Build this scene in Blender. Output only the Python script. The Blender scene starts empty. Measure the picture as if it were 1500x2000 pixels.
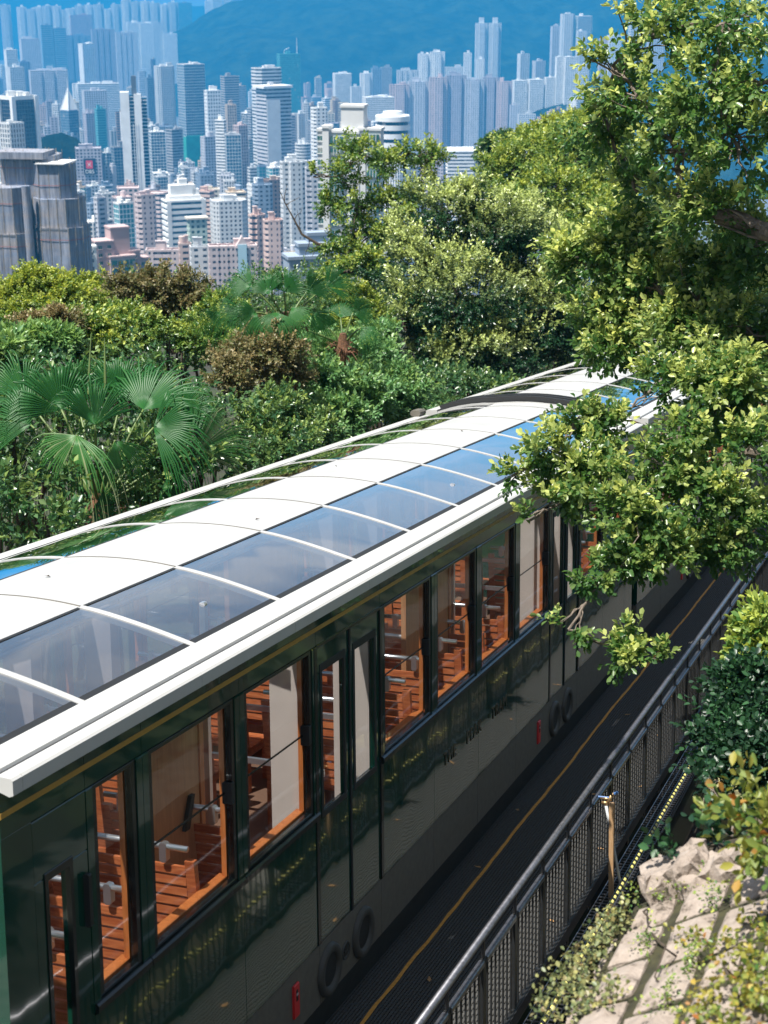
import bpy, math, random
import numpy as np
from mathutils import Matrix, Vector

scene = bpy.context.scene
COL = scene.collection
R = math.radians

# ------------------------------------------------------------------ camera, light, exposure
CAMZ = 390.0                      # metres above the harbour
FPX = 3000.0                      # focal length in pixels of the 1500 x 2000 photograph
PITCH = R(18.86)
SUN_EL, SUN_AZ = R(67.5), R(-126)    # azimuth measured from the view direction (+Y), left is negative
SUN_STRENGTH, SKY_STRENGTH, EXPOSURE = 5.0, 0.05, 1.08
HAZE_COLOR, HAZE_DENSITY = (0.035, 0.42, 0.93, 1), 1 / 5400

cam = bpy.data.objects.new('camera', bpy.data.cameras.new('camera'))
COL.objects.link(cam)
cam.location = (0, 0, CAMZ)
cam.rotation_euler = (math.pi / 2 - PITCH, 0, 0)
cam.data.sensor_fit = 'VERTICAL'
cam.data.sensor_height = 36
cam.data.sensor_width = 27
cam.data.lens = 36 * FPX / 2000
cam.data.clip_start, cam.data.clip_end = 0.2, 40000
cam.data.dof.use_dof = True
cam.data.dof.focus_distance = 12.5
cam.data.dof.aperture_fstop = 4.5
scene.camera = cam

world = bpy.data.worlds.new('World')
scene.world = world
world.use_nodes = True
wn, wl = world.node_tree.nodes, world.node_tree.links
wn.clear()
w_out = wn.new('ShaderNodeOutputWorld')
w_bg = wn.new('ShaderNodeBackground')
w_sky = wn.new('ShaderNodeTexSky')
w_sky.sky_type = 'NISHITA'
w_sky.sun_disc = False
w_sky.sun_elevation = SUN_EL
w_sky.sun_rotation = SUN_AZ
w_sky.altitude = 300
w_sky.air_density, w_sky.dust_density, w_sky.ozone_density = 1.0, 0.7, 1.6
w_bg.inputs['Strength'].default_value = SKY_STRENGTH
# thin broken clouds spread over the whole sky
w_tc = wn.new('ShaderNodeTexCoord')
w_map = wn.new('ShaderNodeMapping')
w_map.inputs['Scale'].default_value = (1.0, 1.0, 3.2)
w_n = wn.new('ShaderNodeTexNoise')
w_n.inputs['Scale'].default_value = 2.3
w_n.inputs['Detail'].default_value = 7
w_n.inputs['Roughness'].default_value = 0.58
w_n.inputs['Distortion'].default_value = 0.9
w_r = wn.new('ShaderNodeValToRGB')
w_r.color_ramp.elements[0].position = 0.34
w_r.color_ramp.elements[1].position = 0.60
w_mx = wn.new('ShaderNodeMixRGB')
w_mx.inputs['Color2'].default_value = (6.6, 6.6, 6.9, 1)
wl.new(w_tc.outputs['Generated'], w_map.inputs['Vector'])
wl.new(w_map.outputs['Vector'], w_n.inputs['Vector'])
wl.new(w_n.outputs['Fac'], w_r.inputs['Fac'])
wl.new(w_r.outputs['Color'], w_mx.inputs['Fac'])
wl.new(w_sky.outputs['Color'], w_mx.inputs['Color1'])
wl.new(w_mx.outputs['Color'], w_bg.inputs['Color'])
wl.new(w_bg.outputs['Background'], w_out.inputs['Surface'])

sun = bpy.data.objects.new('sun', bpy.data.lights.new('sun', 'SUN'))
COL.objects.link(sun)
sun.data.energy = SUN_STRENGTH
sun.data.angle = R(0.53)
sun.data.color = (1.0, 0.955, 0.88)
sdir = Vector((math.cos(SUN_EL) * math.sin(SUN_AZ), math.cos(SUN_EL) * math.cos(SUN_AZ), math.sin(SUN_EL)))
sun.rotation_euler = sdir.to_track_quat('Z', 'Y').to_euler()
sun.location = (-30, 10, CAMZ + 60)

vs = scene.view_settings
vs.view_transform = 'Standard'
vs.look = 'None'
vs.exposure, vs.gamma = EXPOSURE, 1
vs.use_curve_mapping = False
cy = scene.cycles
cy.use_denoising = True
cy.max_bounces, cy.diffuse_bounces, cy.glossy_bounces = 10, 3, 4
cy.transmission_bounces, cy.transparent_max_bounces, cy.volume_bounces = 6, 14, 0
cy.sample_clamp_indirect = 6.0
cy.caustics_reflective = cy.caustics_refractive = False

# ------------------------------------------------------------------ small toolbox
rngm = random.Random(11)

def col4(c): return (c[0], c[1], c[2], 1)

def tago(o, label=None, cat=None, group=None, kind=None):
    if label: o['label'] = label
    if cat: o['category'] = cat
    if group: o['group'] = group
    if kind: o['kind'] = kind
    return o

def empty(name, loc=(0, 0, 0), label=None, cat=None, group=None, mat=None, rz=0):
    o = bpy.data.objects.new(name, None)
    COL.objects.link(o)
    if mat is not None: o.matrix_world = mat
    else:
        o.location = loc
        o.rotation_euler = (0, 0, rz)
    o.empty_display_size = 0.2
    return tago(o, label, cat, group)

def link_mesh(name, me, mats, parent=None):
    for m in (mats if isinstance(mats, (list, tuple)) else [mats]):
        me.materials.append(m)
    o = bpy.data.objects.new(name, me)
    COL.objects.link(o)
    if parent is not None: o.parent = parent
    return o

def share(name, src, parent, loc=None, rot=None):
    o = bpy.data.objects.new(name, src.data)
    COL.objects.link(o)
    o.parent = parent
    if loc is not None: o.location = loc
    if rot is not None: o.rotation_euler = rot
    return o

class MB:
    def __init__(s): s.v, s.f, s.m = [], [], []
    def add(s, vs_, fs, m=0):
        b = len(s.v)
        s.v += [tuple(map(float, p)) for p in vs_]
        s.f += [tuple(b + i for i in f) for f in fs]
        s.m += [m] * len(fs)
        return s
    def hexa(s, p, m=0):
        return s.add(p, [(0, 3, 2, 1), (4, 5, 6, 7), (0, 1, 5, 4), (1, 2, 6, 5), (2, 3, 7, 6), (3, 0, 4, 7)], m)
    def box(s, x0, x1, y0, y1, z0, z1, m=0):
        return s.hexa([(x0, y0, z0), (x1, y0, z0), (x1, y1, z0), (x0, y1, z0),
                       (x0, y0, z1), (x1, y0, z1), (x1, y1, z1), (x0, y1, z1)], m)
    def bbox(s, x0, x1, y0, y1, z0, z1, b=0.01, m=0):
        # box with its long edges chamfered (8-gon section across the y axis)
        pr = [(x0 + b, z0), (x1 - b, z0), (x1, z0 + b), (x1, z1 - b), (x1 - b, z1), (x0 + b, z1), (x0, z1 - b), (x0, z0 + b)]
        return s.sweep(pr, y0, y1, m)
    def sweep(s, pr, y0, y1, m=0, caps=True):
        n = len(pr)
        vs_ = [(x, y0, z) for x, z in pr] + [(x, y1, z) for x, z in pr]
        fs = [(i, (i + 1) % n, n + (i + 1) % n, n + i) for i in range(n)]
        if caps: fs += [tuple(range(n))[::-1], tuple(range(n, 2 * n))]
        return s.add(vs_, fs, m)
    def prism(s, poly, z0, z1, m=0, top=True):
        n = len(poly)
        vs_ = [(x, y, z0) for x, y in poly] + [(x, y, z1) for x, y in poly]
        fs = [(i, (i + 1) % n, n + (i + 1) % n, n + i) for i in range(n)]
        if top: fs += [tuple(range(n, 2 * n)), tuple(range(n))[::-1]]
        return s.add(vs_, fs, m)
    def tube(s, pts, rad, n=8, m=0, caps=True):
        pts = [Vector(p) for p in pts]
        if not isinstance(rad, (list, tuple)): rad = [rad] * len(pts)
        vs_, fs = [], []
        ref = None
        for i, p in enumerate(pts):
            d = (pts[min(i + 1, len(pts) - 1)] - pts[max(i - 1, 0)]).normalized()
            if ref is None:
                ref = Vector((0, 0, 1)) if abs(d.z) < 0.9 else Vector((1, 0, 0))
            a = (ref - d * ref.dot(d)).normalized()
            ref = a
            b = d.cross(a)
            for k in range(n):
                t = 2 * math.pi * k / n
                vs_.append(p + (a * math.cos(t) + b * math.sin(t)) * rad[i])
        for i in range(len(pts) - 1):
            for k in range(n):
                fs.append((i * n + k, i * n + (k + 1) % n, (i + 1) * n + (k + 1) % n, (i + 1) * n + k))
        if caps:
            fs.append(tuple(range(n))[::-1])
            fs.append(tuple(range((len(pts) - 1) * n, len(pts) * n)))
        return s.add(vs_, fs, m)
    def lathe(s, prof, n=24, m=0, axis='z'):
        vs_, fs = [], []
        for (r, h) in prof:
            for k in range(n):
                t = 2 * math.pi * k / n
                a, b = r * math.cos(t), r * math.sin(t)
                vs_.append((a, b, h) if axis == 'z' else (h, a, b))
        for i in range(len(prof) - 1):
            for k in range(n):
                fs.append((i * n + k, i * n + (k + 1) % n, (i + 1) * n + (k + 1) % n, (i + 1) * n + k))
        return s.add(vs_, fs, m)
    def build(s, name, mats, parent=None, smooth=False, loc=None):
        me = bpy.data.meshes.new(name)
        me.from_pydata(s.v, [], s.f)
        me.polygons.foreach_set('material_index', s.m)
        if smooth: me.polygons.foreach_set('use_smooth', [True] * len(s.f))
        me.update()
        o = link_mesh(name, me, mats, parent)
        if loc is not None: o.location = loc
        return o

def mesh_np(name, V, T, mats, parent=None, attr=None, smooth=False):
    me = bpy.data.meshes.new(name)
    V = np.ascontiguousarray(V, np.float32)
    T = np.ascontiguousarray(T, np.int32)
    k = T.shape[1]
    me.vertices.add(len(V)); me.vertices.foreach_set('co', V.ravel())
    me.loops.add(T.size); me.loops.foreach_set('vertex_index', T.ravel())
    me.polygons.add(len(T))
    me.polygons.foreach_set('loop_start', np.arange(0, T.size, k, dtype=np.int32))
    if smooth: me.polygons.foreach_set('use_smooth', np.ones(len(T), bool))
    if attr:
        for an, av in attr.items():
            a = me.attributes.new(an, 'FLOAT', 'POINT')
            a.data.foreach_set('value', np.ascontiguousarray(av, np.float32))
    me.update(calc_edges=True)
    me.validate()
    return link_mesh(name, me, mats, parent)

def text_mesh(name, cu):
    t = bpy.data.objects.new(name, cu)
    COL.objects.link(t)
    bpy.context.view_layer.update()
    me = bpy.data.meshes.new_from_object(t.evaluated_get(bpy.context.evaluated_depsgraph_get()))
    bpy.data.objects.remove(t)
    o = bpy.data.objects.new(name, me)
    COL.objects.link(o)
    return o

# ------------------------------------------------------------------ materials
def newmat(name):
    m = bpy.data.materials.new(name)
    m.use_nodes = True
    nt = m.node_tree
    b = nt.nodes['Principled BSDF']
    return m, nt.nodes, nt.links, b

def bump(nodes, links, b, tex_out, strength, dist):
    bp = nodes.new('ShaderNodeBump')
    bp.inputs['Strength'].default_value = strength
    bp.inputs['Distance'].default_value = dist
    links.new(tex_out, bp.inputs['Height'])
    links.new(bp.outputs['Normal'], b.inputs['Normal'])

def plain(name, c, rough=0.5, metal=0.0, var=0.12, scale=6.0, bumpy=0.0, spec=0.5, coat=0.0, bdist=0.004):
    m, n, l, b = newmat(name)
    b.inputs['Roughness'].default_value = rough
    b.inputs['Metallic'].default_value = metal
    b.inputs['Specular IOR Level'].default_value = spec
    b.inputs['Coat Weight'].default_value = coat
    b.inputs['Coat Roughness'].default_value = 0.03
    tc = n.new('ShaderNodeTexCoord')
    t = n.new('ShaderNodeTexNoise')
    t.inputs['Scale'].default_value = scale
    t.inputs['Detail'].default_value = 6
    t.inputs['Roughness'].default_value = 0.62
    l.new(tc.outputs['Object'], t.inputs['Vector'])
    r = n.new('ShaderNodeValToRGB')
    r.color_ramp.elements[0].position, r.color_ramp.elements[1].position = 0.3, 0.7
    r.color_ramp.elements[0].color = col4([max(0, x * (1 - var)) for x in c])
    r.color_ramp.elements[1].color = col4([min(1, x * (1 + var)) for x in c])
    l.new(t.outputs['Fac'], r.inputs['Fac'])
    l.new(r.outputs['Color'], b.inputs['Base Color'])
    if bumpy: bump(n, l, b, t.outputs['Fac'], bumpy, bdist)
    return m

def wood(name, c1, c2, axis=1, scale=9):
    m, n, l, b = newmat(name)
    b.inputs['Roughness'].default_value = 0.38
    tc = n.new('ShaderNodeTexCoord')
    mp = n.new('ShaderNodeMapping')
    sc = [scale * 2.2] * 3
    sc[axis] = scale * 0.25
    mp.inputs['Scale'].default_value = sc
    t = n.new('ShaderNodeTexNoise')
    t.inputs['Scale'].default_value = 1.6
    t.inputs['Detail'].default_value = 8
    t.inputs['Distortion'].default_value = 1.4
    gi = n.new('ShaderNodeObjectInfo')
    ad = n.new('ShaderNodeVectorMath'); ad.operation = 'ADD'
    l.new(tc.outputs['Object'], ad.inputs[0]); l.new(gi.outputs['Random'], ad.inputs[1])
    l.new(ad.outputs[0], mp.inputs['Vector'])
    l.new(mp.outputs['Vector'], t.inputs['Vector'])
    r = n.new('ShaderNodeValToRGB')
    r.color_ramp.elements[0].position, r.color_ramp.elements[1].position = 0.32, 0.68
    r.color_ramp.elements[0].color, r.color_ramp.elements[1].color = col4(c1), col4(c2)
    l.new(t.outputs['Fac'], r.inputs['Fac'])
    l.new(r.outputs['Color'], b.inputs['Base Color'])
    bump(n, l, b, t.outputs['Fac'], 0.12, 0.002)
    return m

def thin_glass(name, tint, ior=1.5, rough=0.0, bscale=0.0, bstr=0.0, boost=1.0):
    m, n, l, b = newmat(name)
    n.remove(b)
    out = n['Material Output']
    tr = n.new('ShaderNodeBsdfTransparent'); tr.inputs['Color'].default_value = col4(tint)
    gl = n.new('ShaderNodeBsdfGlossy'); gl.inputs['Roughness'].default_value = rough
    gl.inputs['Color'].default_value = (1, 1, 1, 1)
    fr = n.new('ShaderNodeFresnel'); fr.inputs['IOR'].default_value = ior
    mx = n.new('ShaderNodeMixShader')
    mu = n.new('ShaderNodeMath'); mu.operation = 'MULTIPLY'; mu.use_clamp = True
    mu.inputs[1].default_value = boost
    l.new(fr.outputs[0], mu.inputs[0])
    l.new(mu.outputs[0], mx.inputs['Fac'])
    l.new(tr.outputs[0], mx.inputs[1]); l.new(gl.outputs[0], mx.inputs[2])
    # the sheet has two faces: the far one only lets the light out again
    ge = n.new('ShaderNodeNewGeometry'); t2 = n.new('ShaderNodeBsdfTransparent')
    m2 = n.new('ShaderNodeMixShader')
    l.new(ge.outputs['Backfacing'], m2.inputs['Fac'])
    l.new(mx.outputs[0], m2.inputs[1]); l.new(t2.outputs[0], m2.inputs[2])
    l.new(m2.outputs[0], out.inputs['Surface'])
    if bstr:
        tc = n.new('ShaderNodeTexCoord')
        t = n.new('ShaderNodeTexNoise'); t.inputs['Scale'].default_value = bscale
        t.inputs['Detail'].default_value = 1.0
        l.new(tc.outputs['Object'], t.inputs['Vector'])
        bp = n.new('ShaderNodeBump'); bp.inputs['Strength'].default_value = bstr
        bp.inputs['Distance'].default_value = 0.05
        l.new(t.outputs['Fac'], bp.inputs['Height'])
        l.new(bp.outputs['Normal'], gl.inputs['Normal'])
    return m

def leafmat(name, cols, young_lit=(0.30, 0.36, 0.05), transl=0.35, rough=0.36, spec=0.5, young_lit_mix=1.0):
    m, n, l, b = newmat(name)
    out = n['Material Output']
    g = n.new('ShaderNodeNewGeometry')
    r = n.new('ShaderNodeValToRGB')
    e = r.color_ramp.elements
    while len(e) < len(cols): e.new(0.5)
    for i, c in enumerate(cols):
        e[i].position = i / max(1, len(cols) - 1)
        e[i].color = col4(c)
    l.new(g.outputs['Random Per Island'], r.inputs['Fac'])
    at = n.new('ShaderNodeAttribute'); at.attribute_name = 'young_lit'
    mu = n.new('ShaderNodeMath'); mu.operation = 'MULTIPLY'; mu.use_clamp = True
    mu.inputs[1].default_value = young_lit_mix
    l.new(at.outputs['Fac'], mu.inputs[0])
    mx = n.new('ShaderNodeMixRGB'); mx.inputs['Color2'].default_value = col4(young_lit)
    l.new(mu.outputs[0], mx.inputs['Fac']); l.new(r.outputs['Color'], mx.inputs['Color1'])
    l.new(mx.outputs['Color'], b.inputs['Base Color'])
    b.inputs['Roughness'].default_value = rough
    b.inputs['Specular IOR Level'].default_value = spec
    tl = n.new('ShaderNodeBsdfTranslucent')
    hs = n.new('ShaderNodeHueSaturation'); hs.inputs['Value'].default_value = 1.5; hs.inputs['Saturation'].default_value = 1.1
    hs.inputs['Hue'].default_value = 0.485
    l.new(mx.outputs['Color'], hs.inputs['Color']); l.new(hs.outputs['Color'], tl.inputs['Color'])
    ms = n.new('ShaderNodeMixShader'); ms.inputs['Fac'].default_value = transl
    l.new(b.outputs[0], ms.inputs[1]); l.new(tl.outputs[0], ms.inputs[2])
    l.new(ms.outputs[0], out.inputs['Surface'])
    return m

M = {}
M['green'] = plain('dark green lacquer', (0.005, 0.042, 0.027), rough=0.07, spec=0.3, var=0.15, coat=0.8, scale=3)
# slightly wavy sheet metal, so that reflections wobble as on real coach panels
def wavy(mat, scale, strength, dist):
    n, l = mat.node_tree.nodes, mat.node_tree.links
    tc = n.new('ShaderNodeTexCoord')
    t = n.new('ShaderNodeTexNoise'); t.inputs['Scale'].default_value = scale; t.inputs['Detail'].default_value = 1.5
    l.new(tc.outputs['Object'], t.inputs['Vector'])
    bp = n.new('ShaderNodeBump'); bp.inputs['Strength'].default_value = strength; bp.inputs['Distance'].default_value = dist
    l.new(t.outputs['Fac'], bp.inputs['Height'])
    b = n['Principled BSDF']
    l.new(bp.outputs['Normal'], b.inputs['Normal']); l.new(bp.outputs['Normal'], b.inputs['Coat Normal'])
wavy(M['green'], 2.2, 0.13, 0.02)
M['frame'] = plain('black window frame', (0.006, 0.009, 0.009), rough=0.25, spec=0.5, coat=0.3)
M['gold'] = plain('gold stripe paint', (0.42, 0.24, 0.05), rough=0.35, var=0.1)
M['white'] = plain('white roof enamel', (0.40, 0.40, 0.392), rough=0.4, var=0.10, scale=2.5)
M['fascia'] = plain('pale grey eave enamel', (0.44, 0.44, 0.425), rough=0.4, var=0.05, scale=3)
M['seal'] = plain('black rubber seal', (0.012, 0.013, 0.014), rough=0.6)
M['skirt'] = plain('grey brown skirt paint', (0.115, 0.105, 0.086), rough=0.62, var=0.16, scale=14, bumpy=0.15)
M['skirt_dark'] = plain('dark underframe paint', (0.022, 0.026, 0.024), rough=0.7, var=0.3)
M['red'] = plain('red marker plastic', (0.62, 0.03, 0.03), rough=0.35)
M['roofglass'] = thin_glass('tinted roof glass', (0.50, 0.52, 0.56), 1.55, 0.02, 1.0, 0.30, 2.8)
M['glass'] = thin_glass('clear side glass', (0.92, 0.94, 0.92), 1.5, 0.0, 0.9, 0.12, 1.0)
M['wood'] = wood('red brown bench timber', (0.40, 0.09, 0.03), (0.68, 0.22, 0.08), axis=0)
M['woodv'] = wood('orange timber lining', (0.42, 0.12, 0.03), (0.62, 0.20, 0.055), axis=2)
M['panelw'] = wood('pale oak partition', (0.44, 0.20, 0.09), (0.58, 0.29, 0.14), axis=2, scale=5)
M['cream'] = plain('cream interior panel', (0.62, 0.53, 0.47), rough=0.5, var=0.04)
M['alu'] = plain('brushed aluminium', (0.72, 0.73, 0.75), rough=0.28, metal=0.85, var=0.06)
M['steel'] = plain('worn galvanised steel', (0.24, 0.24, 0.26), rough=0.34, metal=0.9, var=0.3, scale=24, bumpy=0.2)
M['blackpaint'] = plain('black railing paint', (0.014, 0.015, 0.016), rough=0.42, var=0.4, scale=20, bumpy=0.15)
M['floor'] = plain('car floor', (0.20, 0.11, 0.07), rough=0.6)
M['concrete'] = plain('stained concrete', (0.20, 0.19, 0.165), rough=0.85, var=0.5, scale=5, bumpy=0.5, bdist=0.02)
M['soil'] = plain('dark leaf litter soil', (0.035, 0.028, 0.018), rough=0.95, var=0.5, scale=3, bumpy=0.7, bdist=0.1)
M['bark'] = plain('dark bark', (0.060, 0.045, 0.032), rough=0.85, var=0.45, scale=22, bumpy=0.7, bdist=0.02)
M['barkp'] = plain('pale grey bark', (0.15, 0.12, 0.095), rough=0.85, var=0.45, scale=22, bumpy=0.7, bdist=0.02)
M['yellowp'] = plain('worn yellow paint', (0.62, 0.30, 0.05), rough=0.6, var=0.25, scale=30)
M['grate'] = plain('grey anti-slip grating', (0.05, 0.049, 0.046), rough=0.8, var=0.35, scale=40)
M['stake'] = wood('sawn timber stake', (0.40, 0.24, 0.12), (0.55, 0.36, 0.20), axis=2, scale=8)
M['pipe'] = plain('grey plastic pipe', (0.45, 0.47, 0.48), rough=0.4)
M['blue'] = plain('blue valve handle', (0.06, 0.14, 0.33), rough=0.4)
M['brass'] = plain('brass tap', (0.45, 0.30, 0.15), rough=0.35, metal=0.8)

# ------------------------------------------------------------------ track frame (from the photograph's vanishing points)
def ray(px, py):
    d = Vector(((px - 750) / FPX, 1.0, -(py - 1000) / FPX))
    cp, sp = math.cos(PITCH), math.sin(PITCH)
    return Vector((d.x, d.y * cp + d.z * sp, -d.y * sp + d.z * cp)).normalized()

CAM = Vector((0, 0, CAMZ))
def at(px, py, dist): return CAM + ray(px, py) * dist

T_ = ray(1950, 437)                                 # down the track
S0 = T_.cross(Vector((0, 0, 1))).normalized()       # to the right
N0 = S0.cross(T_)
_c, _s = math.cos(R(3.5)), math.sin(R(3.5))         # superelevation of the track
S_ = S0 * _c + N0 * _s
N_ = N0 * _c - S0 * _s
K = 1.15                                            # metres per calibration unit

def frame(tau, sig, nu):
    """World matrix of a local frame x=right, y=down the track, z=up off the track, origin at calibration units."""
    o = CAM + (T_ * tau + S_ * sig + N_ * nu) * K
    return Matrix(((S_.x, T_.x, N_.x, o.x), (S_.y, T_.y, N_.y, o.y), (S_.z, T_.z, N_.z, o.z), (0, 0, 0, 1)))

def tsn(tau, sig, nu): return CAM + (T_ * tau + S_ * sig + N_ * nu) * K

# ------------------------------------------------------------------ the tram cars
class UB(MB):
    """Mesh builder in calibration units."""
    def build(s, name, mats, parent=None, smooth=False, loc=None):
        s.v = [(a * K, b * K, c * K) for a, b, c in s.v]
        if loc is not None: loc = tuple(q * K for q in loc)
        return MB.build(s, name, mats, parent, smooth, loc)

HB = 1.241                 # half width of the body
LEN = 11.72
BAYS = [0.50, 0.99, 2.0, 3.0, 4.03, 5.08, 6.12, 7.17, 8.25, 9.28, 10.3, 11.32]
DOORBAYS = {3, 8}          # bays (by index of their left joint) that hold a double door
WT, SILL, BB = 2.572, 1.556, 0.696
RIBS = [0.0 + q for q in (0.78, 1.84, 2.88, 4.04, 5.06, 6.13, 7.15, 8.19, 9.25, 10.31, 11.36)]

def roof_z(x):
    if x < -.387:       # the far slope is a little flatter, up to its narrower eave
        return 3.02 - 0.162 * ((-x - 0.387) / 0.793) ** 2.0
    x = abs(x)
    # crowned roof: 3.045 at the middle, 3.02 at 0.387, 2.90 at 1.12
    return 3.045 - 0.025 * (x / 0.387) ** 2 if x < 0.387 else 3.02 - 0.148 * ((x - 0.387) / 0.683) ** 1.28

def roof_sheet(mb, xs, y0, y1, lift, thick, m=0, ny=1):
    for i in range(len(xs) - 1):
        a, b = xs[i], xs[i + 1]
        za, zb = roof_z(a) + lift, roof_z(b) + lift
        mb.hexa([(a, y0, za - thick), (b, y0, zb - thick), (b, y1, zb - thick), (a, y1, za - thick),
                 (a, y0, za), (b, y0, zb), (b, y1, zb), (a, y1, za)], m)

def smooth_sheet(mb, xs, ys, lift, thick, smooth=False):
    n = len(xs)
    if smooth:
        top = [(x, y, roof_z(x) + lift) for y in ys for x in xs]
        for sgn, zz in ((1, 0.0), (-1, -thick)):
            fs = []
            for j in range(len(ys) - 1):
                for i in range(n - 1):
                    a = j * n + i
                    q = (a, a + 1, a + n + 1, a + n)
                    fs.append(q if sgn > 0 else q[::-1])
            mb.add([(x, y, z + zz) for x, y, z in top], fs)
        return
    vs_ = [(x, y, roof_z(x) + lift) for y in ys for x in xs] + [(x, y, roof_z(x) + lift - thick) for y in ys for x in xs]
    o = n * len(ys)
    fs = []
    for j in range(len(ys) - 1):
        for i in range(n - 1):
            a = j * n + i
            fs.append((a, a + 1, a + n + 1, a + n))
            fs.append((o + a, o + a + n, o + a + n + 1, o + a + 1))
    for i in range(n - 1):
        fs.append((i, o + i, o + i + 1, i + 1)); a = (len(ys) - 1) * n + i
        fs.append((a, a + 1, o + a + 1, o + a))
    for j in range(len(ys) - 1):
        a = j * n
        fs.append((a, a + n, o + a + n, o + a)); a += n - 1
        fs.append((a, o + a, o + a + n, a + n))
    mb.add(vs_, fs)

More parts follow.
